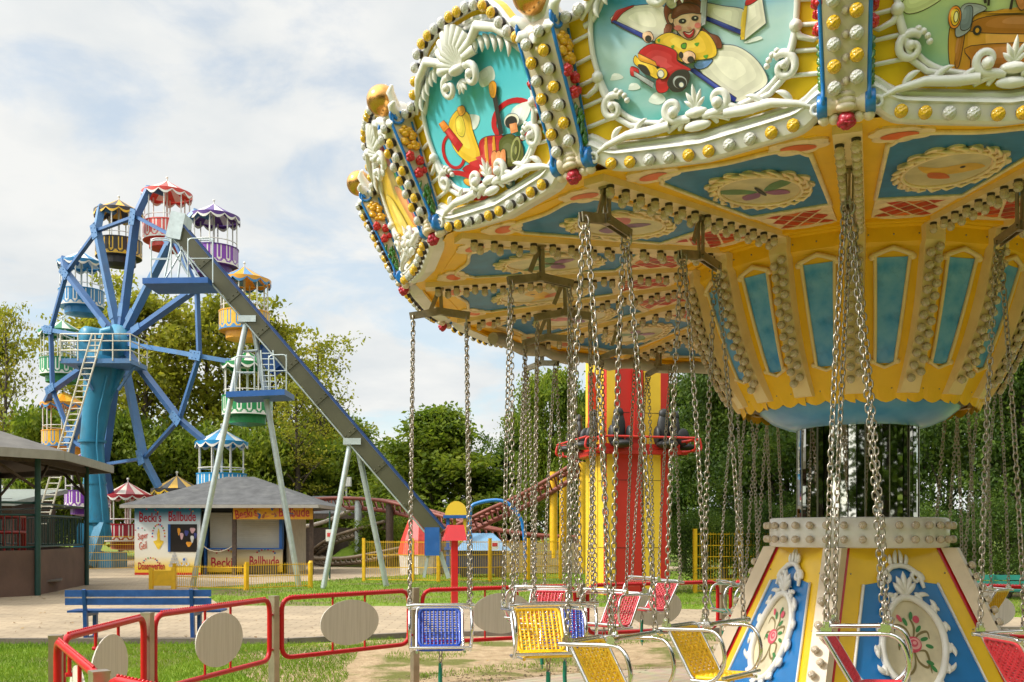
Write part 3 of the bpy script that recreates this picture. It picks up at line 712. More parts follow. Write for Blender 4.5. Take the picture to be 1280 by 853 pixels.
# unseen roof cone, added only to block light from above the ceiling
mb = MB(); mb.lathe([(3.12,3.44),(3.12,3.66),(2.2,4.0),(0,4.55)], 16, 0, False, cap=False); mb.build('light_block_roof', [YELC], car, rz=rad(A0))
# ---- central drum
DP = [(1.19,3.50),(1.19,3.485),(1.165,3.475),(1.165,3.385),(1.14,3.36),(1.105,3.25),(1.06,3.10),(1.01,2.95),(.955,2.80),(.895,2.66),(.84,2.545),(.80,2.47)]   # apothem, z
def dap(z):
    for (r1_, z1), (r2_, z2) in zip(DP, DP[1:]):
        if z2 <= z <= z1 and z1 > z2: return r2_+(r1_-r2_)*(z-z2)/(z1-z2)
    return DP[-1][0]
mb = MB(); m_ = 10; V = []
for i, (r_, z_) in enumerate(DP):
    for j in range(m_+1):
        y_ = r_*t11*(2*j/m_-1)
        zz = z_-(.028*abs(sin(pi*j/m_*2.5)) if i == len(DP)-1 else 0)
        V.append((r_, y_, zz))
mb.add(V, [(i*(m_+1)+j, i*(m_+1)+j+1, (i+1)*(m_+1)+j+1, (i+1)*(m_+1)+j) for i in range(len(DP)-1) for j in range(m_)])
for y_ in (-.15, 0, .15): mb.sphere((1.167, y_, 3.43), .006, 6, 4, 1)
for y_ in (-.06, .06): mb.sphere((dap(2.53)+.002, y_, 2.53), .005, 6, 4, 1)
for i, j in zip(range(11), range(11)): pass
drm = mb.mesh('drum_panel', [YELC, IRON])
MARB = pm('blue_marble', (.02,.25,.68), .28, vs=9, col2=(.18,.43,.80), coat=.2, dirt=(.010,.12,.40), ds=7, damt=.8)
def wpt(y, z, o): return Vector((dap(z)+o, y, z))
mb = MB(); V = []; zs = [3.30-.62*i/12 for i in range(13)]
for z_ in zs:
    h_ = .062+.042*(z_-2.68)/.62
    for y_ in (-h_, -h_*.5, 0, h_*.5, h_): V.append(wpt(y_, z_, .006))
mb.add(V, [(i*5+j, i*5+j+1, (i+1)*5+j+1, (i+1)*5+j) for i in range(12) for j in range(4)])
winm = mb.mesh('drum_window', [MARB])
mb = MB(); loop = []
for z_ in zs: loop.append((.062+.042*(z_-2.68)/.62, z_))
path = [wpt(y_, z_, .012) for y_, z_ in loop]+[wpt(0, 2.655, .012)]+[wpt(-y_, z_, .012) for y_, z_ in loop[::-1]]+[wpt(-.09,3.325,.012), wpt(0,3.345,.014), wpt(.09,3.325,.012)]
mb.tube(path, .0125, 6, True)
for sg in (-1, 1):
    mb.sphere(wpt(sg*.122, 3.30, .014), .022, 8, 6); mb.sphere(wpt(sg*.078, 2.69, .014), .018, 8, 6)
mb.tube([wpt(-.12,3.31,.016), wpt(0,3.352,.018), wpt(.12,3.31,.016)], .016, 6)
wfm = mb.mesh('drum_window_frame', [CREAM3])
# rib down the drum
def rap(z): return dap(z)/cos(rad(11.25))
mb = MB(); V = []; zr = [3.48,3.44,3.38,3.32,3.24,3.14,3.02,2.9,2.78,2.67,2.58,2.50]
for i, z_ in enumerate(zr):
    hw_ = .062-.012*sin(pi*min(1, max(0, (3.4-z_)/.9)))
    o = .03+.035*sin(pi*min(1, max(0, (3.44-z_)/.95)))
    for (x, y) in ((rap(z_)-.05, -hw_-.01), (rap(z_)+o, -hw_), (rap(z_)+o, hw_), (rap(z_)-.05, hw_+.01)): V.append((x, y, z_))
mb.add(V, [(i*4+j, i*4+j+1, (i+1)*4+j+1, (i+1)*4+j) for i in range(len(zr)-1) for j in range(3)]+[(0,1,2,3), tuple(len(V)-1-q for q in range(4))])
drib = mb.mesh('drum_rib', [CREAM3])
restd = MB()
for k in range(-8, 8):
    ac = rad(A0+ST*k+ST/2); a = rad(A0+ST*k)
    p = put('drum_panel', drm, car, rz=ac); put('drum_window', winm, p); put('drum_window_frame', wfm, p)
    q = put('drum_rib', drib, car, rz=a)
    for i in range(11):
        for sg in (-1, 1):
            z_ = 3.33-.072*i+.018*sg
            o = .03+.035*sin(pi*min(1, max(0, (3.44-z_)/.95)))
            pos = Vector((rap(z_)+o-.003, sg*.027, z_)); d = Vector((rap(z_+.02)-rap(z_-.02), 0, .04)); ax = Vector((d.z, 0, -d.x))
            if k in (-2, -1, 0, 1): place('drum_bulb', knobm, q, pos, ax)
            else: restd.M = Matrix.Rotation(a, 4, 'Z'); knob_mb(restd, pos, ax, 8)
restd.M = None
tag(restd.build('drum_bulb', [SOCK, BULBM], car), kind='stuff')
mb = MB(); mb.lathe([(.76,2.56),(.76,2.505),(.68,2.475),(.60,2.46)], 32, 0); mb.build('drum_underside', [pm('dark_canvas', (.16,.13,.09), .8, var=.2)], car)  # underside ring in one dark brown tone
mb = MB(); mb.lathe([(.70,2.53),(.69,2.47),(.60,2.40),(.50,2.36),(.44,2.345),(.40,2.345)], 48, 0); mb.build('drum_funnel', [pm('funnel_blue', (.03,.24,.58), .28, vs=5, col2=(.13,.38,.70), coat=.15)], car)
# mirrored column: flat mirror strips
mb = MB(); rnd = random.Random(3)
nS = 46
for i in range(nS):
    a = 2*pi*i/nS+rnd.uniform(-.015,.015); b_ = 2*pi*(i+1)/nS-.008
    ra_, rb_ = .42+rnd.uniform(-.0035,.0035), .42+rnd.uniform(-.0035,.0035)
    mb.add([(ra_*cos(a),ra_*sin(a),1.66),(rb_*cos(b_),rb_*sin(b_),1.66),(rb_*cos(b_),rb_*sin(b_),2.37),(ra_*cos(a),ra_*sin(a),2.37)], [(0,1,2,3)])
    if i % 3 == 0: mb.tube([(.423*cos(a-.004),.423*sin(a-.004),1.66),(.423*cos(a-.004),.423*sin(a-.004),2.37)], .0045, 6, False, 1)
mb.build('mirror_column', [pm('mirror', (.60,.58,.50), .02, metal=1, var=.0), pm('mirror_batten', (.25,.23,.19), .35, metal=.9)], car)
mb = MB(); mb.lathe([(.40,1.6),(.40,2.4)], 26); mb.build('column_core', [BLACK], car)
# lamp collar
mb = MB(); mb.lathe([(.40,1.70),(.60,1.70),(.62,1.69),(.62,1.50),(.60,1.49),(.40,1.49)], 64, 0, True)
col = mb.build('lamp_collar', [WHITE], car)
for i in range(34):
    for z_ in (1.548, 1.645):
        a = 2*pi*i/34; d = Vector((cos(a), sin(a), 0))
        place('collar_bulb', knobm, col, d*.617+Vector((0,0,z_)), d)
# ---- base: four sloping faces with lamp ribs on the edges
BA = 237.5; ZB, ZT = .13, 1.49; rt, rb = .63, 1.27
H_ = ZT-ZB; apT, apB = rt*cos(pi/4), rb*cos(pi/4); LB = math.hypot(H_, apB-apT); sb, cb = (apB-apT)/LB, H_/LB
FB = Matrix(((0,-sb,cb,apB),(1,0,0,0),(0,cb,sb,ZB),(0,0,0,1)))
def bw(y): return apB-sb*y
mb = MB(); mb.M = FB; mb.quad((-bw(0),0,0),(bw(0),0,0),(bw(LB),LB,0),(-bw(LB),LB,0)); 
for y_ in (.06,.45,.85,1.25):
    for sg in (-1, 1): mb.sphere((sg*(bw(y_)-.145), y_, .001), .007, 6, 4, 1)
bfm = mb.mesh('base_panel', [YEL, IRON])
mb = MB(); mb.M = FB
y0, y1 = .10, 1.17
def fw(y): return bw(y)*1.0-.245
fld = [(-fw(y0),y0),(fw(y0),y0),(fw(y1),y1)]+cr([(fw(y1),y1),(.13,y1+.03),(.08,y1+.11),(0,y1+.13),(-.08,y1+.11),(-.13,y1+.03),(-fw(y1),y1)],4,False)[1:]
mb.sheet(fld, .005); bblm = mb.mesh('blue_field', [BASEBLUE])
mb = MB(); mb.M = FB
for sg in (-1, 1):
    mb.add([(sg*(bw(y)-o), y, z) for y, z in ((.0,.004),(LB,.004)) for o in (.075,.115)], [(0,1,3,2) if sg < 0 else (0,2,3,1)])
strm = mb.mesh('red_stripe', [RED])
mb = MB(); mb.M = FB
mb.tube([(x,y,.010) for x,y in fld[:3]+[(fw(y1),y1)]], .011, 6); mb.tube([(-fw(y0),y0,.010),(-fw(y1),y1,.010)], .011, 6)
for sg in (-1, 1):                                             # crest over the field and corner carvings
    sp_ = spiral(.115, y1+.04, .05, .012, -.3, 1.1, 16); mb.tube([(sg*x,y,.02) for x,y in sp_], [.018-.0004*i for i in range(17)], 7)
    mb.tube([(sg*.16,y1-.03,.02),(sg*.14,y1+.06,.025),(sg*.06,y1+.12,.025),(0,y1+.13,.025)], [.012,.02,.02,.018], 8)
    leaf(mb, (sg*.05,y1+.13), pi/2-sg*.5, .08, .016, sg*.5, .02); leaf(mb, (sg*.02,y1+.13), pi/2-sg*.15, .11, .016, sg*.3, .02)
    cx_, cy_ = sg*(fw(.22)-.02), .23
    for q in range(10):
        a = q*2*pi/10; leaf(mb, (cx_+.06*cos(a), cy_+.08*sin(a)), a, .075, .02, .5, .02)
    mb.tube([(cx_+.068*cos(q*.5),cy_+.09*sin(q*.5),.02) for q in range(13)], .022, 8)
ctr = (0, .76)
for q in range(30):
    a = 2*pi*q/30; kx, ky = .262*(1+.10*sin(2*a+.4)-.08*sin(a)), .36
    leaf(mb, (ctr[0]+kx*.88*cos(a), ctr[1]+ky*.9*sin(a)), a+.5*(1 if q % 2 else -1), .085+.03*(q % 3 == 0), .02, .9*(1 if q % 2 else -1), .022)
MED = [(ctr[0]+.262*(1+.10*sin(2*a+.4)-.08*sin(a))*.86*cos(a), ctr[1]+.36*.88*sin(a)) for a in [2*pi*i/40 for i in range(40)]]
mb.tube([(x,y,.024) for x,y in MED], .024, 8, True)
for a in (pi/2,pi/2+.4,pi/2-.4,pi/2+.8,pi/2-.8): leaf(mb, (0,ctr[1]+.33), a, .16-.05*abs(a-pi/2), .024, 0, .03)
carm = mb.mesh('carved_ornament', [WHITE])
mb = MB(); mb.M = FB
mats = [cmat(.62,.54,.36), cmat(.60,.07,.11), cmat(.04,.20,.05), cmat(.20,.15,.05), cmat(.78,.35,.33), ORANGE]
mb.sheet(MED, .010, 0); z = .011
def rr(poly, mi):
    global z
    z += .0003; mb.sheet([(x+ctr[0], y+ctr[1]) for x, y in poly], z, mi)
def stroke(pts, w0, mi):
    p = cr(pts, 5, False); l = []; r_ = []
    for i in range(len(p)):
        a = p[max(0,i-1)]; b_ = p[min(len(p)-1,i+1)]; d = math.dist(a,b_)+1e-9; nx, ny = -(b_[1]-a[1])/d, (b_[0]-a[0])/d; w_ = w0*sin(pi*(i+.3)/(len(p)+.6))
        l.append((p[i][0]+nx*w_, p[i][1]+ny*w_)); r_.append((p[i][0]-nx*w_, p[i][1]-ny*w_))
    rr(l+r_[::-1], mi)
for pts in ([(0,0),(-.03,.10),(-.10,.13),(-.12,.08)], [(0,0),(.03,.11),(.01,.17)], [(0,0),(.05,.06),(.12,.08),(.13,.03)], [(0,-.02),(.02,-.12),(.08,-.16),(.10,-.10)], [(0,-.02),(-.01,-.14),(-.06,-.20),(-.10,-.17)], [(-.02,.02),(-.09,.02),(-.11,-.04)], [(.03,-.05),(.09,-.06),(.10,-.2)]): stroke(pts, .009, 3)
for x, y, a in ((.09,.03,.2),(.12,-.02,-.3),(-.08,-.01,2.8),(.06,.10,.8),(.10,-.13,-.4),(.12,-.17,-.9),(-.03,.15,1.9),(.02,.19,1.3)): rr([(x+.03*cos(t)*cos(a)-.014*sin(t)*sin(a), y+.03*cos(t)*sin(a)+.014*sin(t)*cos(a)) for t in [i*2*pi/12 for i in range(12)]], 2)
rr(ell(.0,-.005,.062,.055), 1); rr(ell(.012,.0,.044,.038), 4); rr(ell(.006,.004,.03,.026), 1); rr(ell(.012,.006,.015,.012), 4); rr(ell(.055,.165,.024,.026), 1); rr(ell(-.07,.175,.014,.028,16,.5), 1)
medm = mb.mesh('rose_medallion', mats)
ovm = []
for sg in (-1, 1):
    mb = MB(); mb.M = FB; mb.sheet([(sg*(fw(.22)-.02)+.05*cos(t), .23+.072*sin(t)) for t in [i*2*pi/20 for i in range(20)]], .0125); ovm.append(mb.mesh('orange_oval', [ORANGE]))
mb = MB(); mb.M = FB; mb.tube([(-.05,1.13,.008),(-.045,1.13,.03),(.045,1.13,.03),(.05,1.13,.008)], .006, 6); hanm = mb.mesh('panel_handle', [CHROME])
mb = MB()
def er(z): return rb+(rt-rb)*(z-ZB)/H_
mb.add([(er(z_)*1.0+x, y, z_) for z_ in (ZB, ZT) for x, y in ((-.05,-.075),(.05,-.062),(.05,.062),(-.05,.075))], [(0,1,5,4),(1,2,6,5),(2,3,7,6),(4,5,6,7),(3,2,1,0)])
erm = mb.mesh('base_rib', [CREAM])
for q in range(4):
    p = put('base_panel', bfm, car, rz=rad(BA+45+90*q))
    for n_, m_ in (('blue_field', bblm), ('red_stripe', strm), ('carved_ornament', carm), ('rose_medallion', medm), ('orange_oval', ovm[0]), ('orange_oval', ovm[1]), ('panel_handle', hanm)): put(n_, m_, p)
    e_ = put('base_rib', erm, car, rz=rad(BA+90*q))
    for i in range(16):
        z_ = .22+.076*i; sg = 1 if i % 2 else -1
        place('base_bulb', knobm, e_, Vector((er(z_)+.048, sg*.022, z_)), Vector((H_,0,rb-rt)))
# platform
def plank_mat():
    m, nt, b = new_mat('platform_planks'); N_ = nt.nodes; L_ = nt.links
    tc = N_.new('ShaderNodeTexCoord'); mp = N_.new('ShaderNodeMapping'); mp.inputs['Rotation'].default_value = (0,0,rad(28)); L_.new(tc.outputs['Object'], mp.inputs[0])
    br = N_.new('ShaderNodeTexBrick'); br.inputs['Scale'].default_value = 1; br.inputs['Brick Width'].default_value = 2.6; br.inputs['Row Height'].default_value = .095; br.inputs['Mortar Size'].default_value = .007
    br.inputs['Color1'].default_value = (.52,.42,.28,1); br.inputs['Color2'].default_value = (.60,.49,.34,1); br.inputs['Mortar'].default_value = (.08,.055,.03,1)
    L_.new(mp.outputs[0], br.inputs['Vector'])
    ns = N_.new('ShaderNodeTexNoise'); ns.inputs['Scale'].default_value = 6; ns.inputs['Detail'].default_value = 8; L_.new(mp.outputs[0], ns.inputs['Vector'])
    mx = N_.new('ShaderNodeMix'); mx.data_type = 'RGBA'; mx.blend_type = 'MULTIPLY'; mx.inputs['Factor'].default_value = .5; L_.new(br.outputs['Color'], mx.inputs['A']); L_.new(ns.outputs['Color'], mx.inputs['B'])
    L_.new(mx.outputs['Result'], b.inputs['Base Color']); b.inputs['Roughness'].default_value = .75
    bp = N_.new('ShaderNodeBump'); bp.inputs['Strength'].default_value = .5; bp.inputs['Distance'].default_value = .01; L_.new(br.outputs['Fac'], bp.inputs['Height']); bp.invert = True; L_.new(bp.outputs['Normal'], b.inputs['Normal'])
    return m
mb = MB(); mb.lathe([(3.78,.0),(3.78,.10),(0,.10)], 64, 0, False); mb.build('platform', [plank_mat()], car)
# rolled weather curtain hung under the far rim
mb = MB(); pts = []
for i in range(40):
    a = rad(A0-ST*4.3-i*3.2); j = .02*sin(i*1.7); pts.append((3.0*cos(a), 3.0*sin(a), 3.27+j))
mb.tube(pts, [.055+.012*sin(i*2.1) for i in range(40)], 8); mb.build('rolled_curtain', [pm('grey_canvas', (.42,.38,.31), .8, var=.2, vs=6, bump=.5, bs=14)], car)
# ================================================================== SWINGS
def link_mb(mb, c, ax, side, L_=.043, W_2=.0130, r=.0045):
    n = ax.cross(side).normalized(); pts = []
    h = L_/2-W_2
    for i in range(5): a = pi*i/4; pts.append(c+side*(W_2*cos(a))+ax*(h+W_2*sin(a)))
    for i in range(5): a = pi+pi*i/4; pts.append(c+side*(W_2*cos(a))+ax*(-h+W_2*sin(a)))
    mb.tube(pts, r, 5, True)
def chain_mesh(a, b, pitch=.0335, sag=.0, ph=0.):
    a = Vector(a); b = Vector(b); mb = MB(); d = b-a; n = int(d.length/pitch)
    ax = d.normalized(); s0 = ax.orthogonal().normalized(); s1 = ax.cross(s0)
    s0, s1 = s0*cos(ph)+s1*sin(ph), s1*cos(ph)-s0*sin(ph)
    sg = Vector((0, 1, 0)) if abs(ax.y) < .9 else Vector((1,0,0))
    for i in range(n+1):
        t = i/n; p = a+d*t+sg*sag*sin(pi*t)
        tw = .25*sin(i*.37+ph)
        q0 = s0*cos(tw)+s1*sin(tw); q1 = s1*cos(tw)-s0*sin(tw)
        link_mb(mb, p, ax, q0 if i % 2 else q1)
    return mb.mesh('chain', [STEEL])
SW = .215
def swing_meshes(zt, zb):
    """zt ceiling height, zb arm height"""
    D = {}
    mb = MB()
    mb.box((0,0,zt-.02), (.06,.05,.05)); mb.tube([(0,-.03,zt-.05),(0,.03,zt-.05)], .013, 8)
    mb.bar((-.006,-.016,zt-.03), (-.012,-.012,3.165), .008, .026, up=(1,0,0)); mb.bar((-.006,.016,zt-.03), (-.012,.012,3.165), .008, .026, up=(1,0,0))
    mb.bar((.01,0,zt-.05), (.07,0,zt-.20), .03, .010, up=(0,1,0))
    mb.tube([(0,-.03,3.175),(0,.03,3.175)], .010, 8)
    D['hanger'] = mb.mesh('hanger', [IRON])
    mb = MB()
    for y in (-.016,.016):
        mb.bar((-.215,y,3.150), (.0,y,3.178), .007, .048); mb.bar((.0,y*.6,3.178), (.215,y*.6,3.140), .007, .048)
    mb.box((0,0,3.178), (.05,.04,.05)); mb.tube([(-.19,-.025,3.15),(-.19,.025,3.15)], .009, 8); mb.tube([(.19,-.025,3.143),(.19,.025,3.143)], .009, 8)
    D['crossbar'] = mb.mesh('crossbar', [IRON])
    for nm, x in (('ra', -.19), ('rb', .19)):
        mb = MB(); mb.tube([(x+.004*cos(t), .030*sin(t), 3.118+.034*cos(t)) for t in [i*2*pi/20 for i in range(20)]], .0055, 6, True); D[nm] = mb.mesh('ring', [STEEL])
    for i, (x, y) in enumerate(((-1,-.09),(-1,.165),(1,-.09),(1,.165))):
        D['c%d' % i] = chain_mesh((x*.19, .012*(1 if y > 0 else -1), 3.085), (x*SW, y, zb+.03), sag=.012*(1 if y > 0 else -1), ph=i*.8)
    z0 = zb
    for nm, x in (('la', -SW), ('lb', SW)):
        mb = MB()
        p = fillet([(x,-.135,z0-.012),(x,.235,z0+.004),(x,.285,z0-.155),(x*.97,.215,z0-.285),(x*.92,.06,z0-.285)], .075, 5)
        mb.tube(p, .0115, 8)
        for y in (-.09,.165):
            mb.box((x,y,z0+.012), (.016,.05,.02)); mb.box((x-.011,y,z0+.028), (.004,.028,.04)); mb.box((x+.011,y,z0+.028), (.004,.028,.04)); mb.tube([(x-.02,y,z0+.036),(x+.02,y,z0+.036)], .006, 6)
        D[nm] = mb.mesh('armrest_loop', [CHROME])
    mb = MB()
    mb.tube(fillet([(-.165,.27,z0-.283),(-.165,.05,z0-.293),(-.165,-.12,z0+.0),(.165,-.12,z0+.0),(.165,.05,z0-.293),(.165,.27,z0-.283)], .045, 5), .0105, 8)
    mb.tube([(-SW,.262,z0-.255),(SW,.262,z0-.255)], .0105, 8); mb.tube([(-SW*.92,.06,z0-.285),(SW*.92,.06,z0-.285)], .0095, 8)
    mb.tube([(-SW,-.115,z0-.011),(SW,-.115,z0-.011)], .0105, 8)
    D['frame'] = mb.mesh('seat_frame', [CHROME])
    mb = MB(); mb.tube(fillet([(-SW-.02,.18,z0+.03),(-SW+.05,.19,z0+.035),(SW-.05,.19,z0+.035),(SW+.02,.18,z0+.03)], .03, 3), .0125, 8)
    for x in (-SW, SW): mb.tube([(x-.022,.18,z0+.028),(x+.022,.18,z0+.028)], .018, 8)
    D['bar'] = mb.mesh('safety_bar', [CHROME])
    # woven back and pan
    def weave(A, B, wd):
        A = Vector(A); B = Vector(B); d = (B-A); ln = d.length; u = d/ln; nrm = Vector((1,0,0)).cross(u).normalized(); mb = MB()
        def P(x, t, o): return A+Vector((x,0,0))+u*t*ln+nrm*o
        mb.tube(fillet([P(-wd,.0,0),P(wd,.0,0),P(wd,1,0),P(-wd,1,0)], .04, 4, True), .013, 7, True)
        nst = 10
        for i in range(nst):
            x = -wd+.024+(2*wd-.048)*i/(nst-1)
            pts = [P(x, t/14, .0055*(1 if (t+i) % 2 else -1)) for t in range(15)]
            mb.tube(pts, .0098 if i % 2 else .0075, 5)
        for j in range(15):
            t = (j+.5)/15; mb.tube([P(-wd,t,0),P(wd,t,0)], .0048, 4)
        return mb
    D['back'] = weave((0,-.112,z0-.02), (0,.035,z0-.268), .145).mesh('backrest', [YEL])
    D['pan'] = weave((0,.05,z0-.276), (0,.255,z0-.268), .145).mesh('seat', [YEL])
    mb = MB(); mb.tube([(0,.20,z0-.28),(0,.20,z0-.30)], .008, 6); ch = MB()
    D['drop'] = chain_mesh((0,.20,z0-.295), (0,.20,z0-.385))
    mb = MB(); mb.tube([(0,.20,z0-.37),(.003,.202,z0-.47),(-.003,.20,z0-.58)], .0145, 10); mb.tube([(-.003,.20,z0-.58),(-.003,.20,z0-.615)], .005, 6)
    D['hose'] = mb.mesh('green_hose', [pm('hose_green', (.005,.17,.10), .35, var=.15, vs=20)])
    return D
SWM = {'o': swing_meshes(3.372, 1.055), 'i': swing_meshes(3.437, 1.065), 'm': swing_meshes(3.405, 1.13)}
SR = {'o': 3.04, 'm': 2.59, 'i': 2.15}
SYEL = pm('woven_yellow', (.90,.55,.01), .4, var=.12, vs=30, coat=.15); SRED = pm('woven_red', (.56,.03,.045), .38, var=.15, vs=30, coat=.15)
SBLU = pm('woven_blue', (.015,.07,.42), .38, var=.15, vs=30, coat=.15); SGRN = pm('woven_green', (.01,.25,.17), .38, var=.15, vs=30, coat=.15)
def make_swing(ring, matl, label, k, yaw):
    a = rad(A0+ST*k); r_ = SR[ring]-(.22 if k == -4 else 0)
    t = empty('swing_seat', (CX+r_*cos(a), CY+r_*sin(a), 0), a+rad(yaw), label, 'swing seat', 'chain swing seats hanging under the carousel')
    D = SWM[ring]; sub = {}
    for nm, key in (('hanger','hanger'),('crossbar','crossbar'),('ring','ra'),('ring','rb'),('chain','c0'),('chain','c1'),('chain','c2'),('chain','c3'),('armrest_loop','la'),('armrest_loop','lb'),('seat_frame','frame'),('safety_bar','bar'),('backrest','back'),('seat','pan'),('drop_chain','drop'),('green_hose','hose')):
        o = put(nm, D[key], t if nm not in ('ring','green_hose') else sub[{'ring':'crossbar','green_hose':'drop_chain'}[nm]]); sub[nm] = o
        if nm in ('hanger','crossbar'): o.rotation_euler = (0,0,-rad(yaw)*.5)
        if key in ('back','pan'):
            o.material_slots[0].link = 'OBJECT'; o.material_slots[0].material = matl
    return t
for ring, k, m, lab, yaw in (
    ('o',-1,SYEL,'yellow woven swing seat nearest the camera, cut by the bottom edge at the centre',5),
    ('i',-1,SYEL,'yellow woven swing seat hanging just left of the blue and yellow carousel base',2),
    ('m',-2,SYEL,'yellow woven swing seat facing the camera squarely, its backrest upright between chrome arms',-13),
    ('o',-3,SBLU,'blue woven swing seat hanging alone at the far left edge of the ride',3),
    ('i',-3,SBLU,'blue woven swing seat half hidden behind the square facing yellow seat',-3),
    ('m',-4,SRED,'red woven swing seat directly behind the upright yellow one',4),
    ('o',-5,SRED,'red woven swing seat glimpsed far behind the blue and yellow seats',-6),
    ('i',-5,SRED,'red woven swing seat with leaning back in front of the white oval fence disc',-2),
    ('m',-6,SRED,'red woven swing seat before the foot of the red and yellow drop tower',3),
    ('i',-7,SGRN,'green woven swing seat close beside the left lamp rib of the carousel base',-3),
    ('o',-7,SGRN,'green woven swing seat hanging before the gap between two red fence panels',5),
    ('m',-8,SRED,'red woven swing seat hidden behind the mirrored column with only its chains showing',0),
    ('i',7,SYEL,'yellow woven swing seat right behind the right lamp rib of the carousel base',4),
    ('o',7,SYEL,'yellow woven swing seat at the back right in front of the teal bench',-4),
    ('m',0,SRED,'red woven swing seat seen from behind before the rose medallion of the base',-3),
    ('i',1,SRED,'red woven swing seat cut by the right edge of the picture',4)):
    make_swing(ring, m, lab, k, yaw)

# ================================================================== RED BARRIER FENCE
FRED = pm('fence_red', (.50,.006,.008), .36, var=.06, coat=.12, spec=.35, dirt=(.30,.01,.01), ds=9, damt=.3)
PSTEEL = pm('post_steel', (.46,.38,.29), .36, metal=.8, var=.15, vs=8)
def disc_mat():
    m, nt, b = new_mat('disc_board'); N_ = nt.nodes; L_ = nt.links
    tc = N_.new('ShaderNodeTexCoord'); mp = N_.new('ShaderNodeMapping'); mp.inputs['Scale'].default_value = (30,30,1.2); L_.new(tc.outputs['Object'], mp.inputs[0])
    ns = N_.new('ShaderNodeTexNoise'); ns.inputs['Scale'].default_value = 2; ns.inputs['Detail'].default_value = 4; L_.new(mp.outputs[0], ns.inputs['Vector'])
    r = N_.new('ShaderNodeValToRGB'); L_.new(ns.outputs['Fac'], r.inputs[0]); r.color_ramp.elements[0].position = .3; r.color_ramp.elements[0].color = (.56,.52,.43,1); r.color_ramp.elements[1].position = .7; r.color_ramp.elements[1].color = (.68,.64,.55,1)
    L_.new(r.outputs[0], b.inputs['Base Color']); b.inputs['Roughness'].default_value = .5
    return m
DISC = disc_mat()
POSTS = [(-.45,3.02),(-1.75,4.24),(-2.60,5.70),(-2.66,7.30),(-2.19,9.20),(-1.02,10.50),(.79,11.42),(2.60,12.30),(4.52,11.97),(6.15,10.85),(7.2,9.2)]
def panel(a, b, label):
    a = Vector((*a, 0)); b = Vector((*b, 0)); d = b-a; l = d.length
    t = empty('barrier_panel', (a+d/2), atan2(d.y, d.x), label, 'fence panel', 'red tubular fence panels round the carousel')
    h = l/2-.085; zt, zb_ = .985, .43
    mb = MB(); mb.tube(fillet([(-h,0,zb_),(h,0,zb_),(h,0,zt),(-h,0,zt)], .12, 6, True)[0:], .0225, 10, True); tf = mb.build('tube_frame', [FRED], t)
    # keep the lower corners nearly square
    mb = MB()
    n = int(2*(h-.09)/.031)
    for i in range(n+1):
        x = -h+.09+2*(h-.09)*i/n; mb.sphere((x, 0, zt+.0215), .0085, 6, 4)
    mb.build('stud_strip', [FRED], tf)
    for x in (-.2, .2):
        mb = MB(); mb.tube([(x,0,zt),(x,0,.86)], .0105, 7); mb.tube([(x,-.02,.865),(x,.02,.865)], .012, 7); mb.build('hanger_rod', [FRED], t)
        mb = MB(); mb.tube([(x,0,zb_),(x,0,.56)], .0105, 7); mb.tube([(x,-.02,.555),(x,.02,.555)], .012, 7); mb.build('hanger_rod', [FRED], t)
    mb = MB(); V = ell(0, .71, min(.37, h*.46), .222, 48); n = len(V)
    mb.add([(x,-.021,z) for x,z in V]+[(x,-.013,z) for x,z in V], [tuple(range(n)), tuple(range(2*n-1,n-1,-1))]+[(i, n+i, n+(i+1) % n, (i+1) % n) for i in range(n)])
    mb.build('oval_disc', [DISC], t)
    for x in (-h, h):
        s = -1 if x < 0 else 1
        mb = MB(); mb.tube([(x,0,.84),(x+s*.055,0,.84)], .012, 7); mb.tube([(x,0,.52),(x+s*.055,0,.52)], .012, 7); mb.build('clamp', [FRED], tf)
def post(p, ang, label):
    t = empty('fence_post', (*p, 0), ang, label, 'fence post', 'steel posts of the red fence')
    mb = MB(); mb.box((0,0,.5), (.07,.07,1.0)); mb.build('shaft', [PSTEEL], t)
    mb = MB(); mb.box((0,0,1.006), (.074,.074,.012)); mb.build('cap', [PSTEEL], t)
PL = ['red tubular fence panel with studded top rail nearest the camera at the bottom','red tubular fence panel leading from the corner post steeply towards the camera at lower left','red tubular fence panel with narrow disc before the left end of the blue bench','red tubular fence panel with round disc before the right end of the blue bench','red tubular fence panel with wide oval disc left of the lone blue swing seat','red tubular fence panel behind the lone blue swing seat','red tubular fence panel standing in front of the drop tower','red tubular fence panel emerging behind the left side of the carousel base','red tubular fence panel in front of the teal bench','red tubular fence panel at the far right edge']
QL = [None,'steel fence post nearest the camera at the bottom left','steel fence post leftmost of all behind the corner rail','steel fence post between the two panels before the blue bench','steel fence post standing by itself left of the wide oval disc','steel fence post under the lone blue swing seat','steel fence post partly hidden behind the yellow seats','steel fence post between the drop tower and the carousel base','steel fence post hidden behind the carousel base','steel fence post at the far right behind the yellow seats',None]
for i in range(len(POSTS)-1):
    if PL[i]: panel(POSTS[i], POSTS[i+1], PL[i])
for i, p in enumerate(POSTS):
    if QL[i]:
        q = POSTS[max(0,i-1)]; r_ = POSTS[min(len(POSTS)-1,i+1)]; post(p, atan2(r_[1]-q[1], r_[0]-q[0]), QL[i])

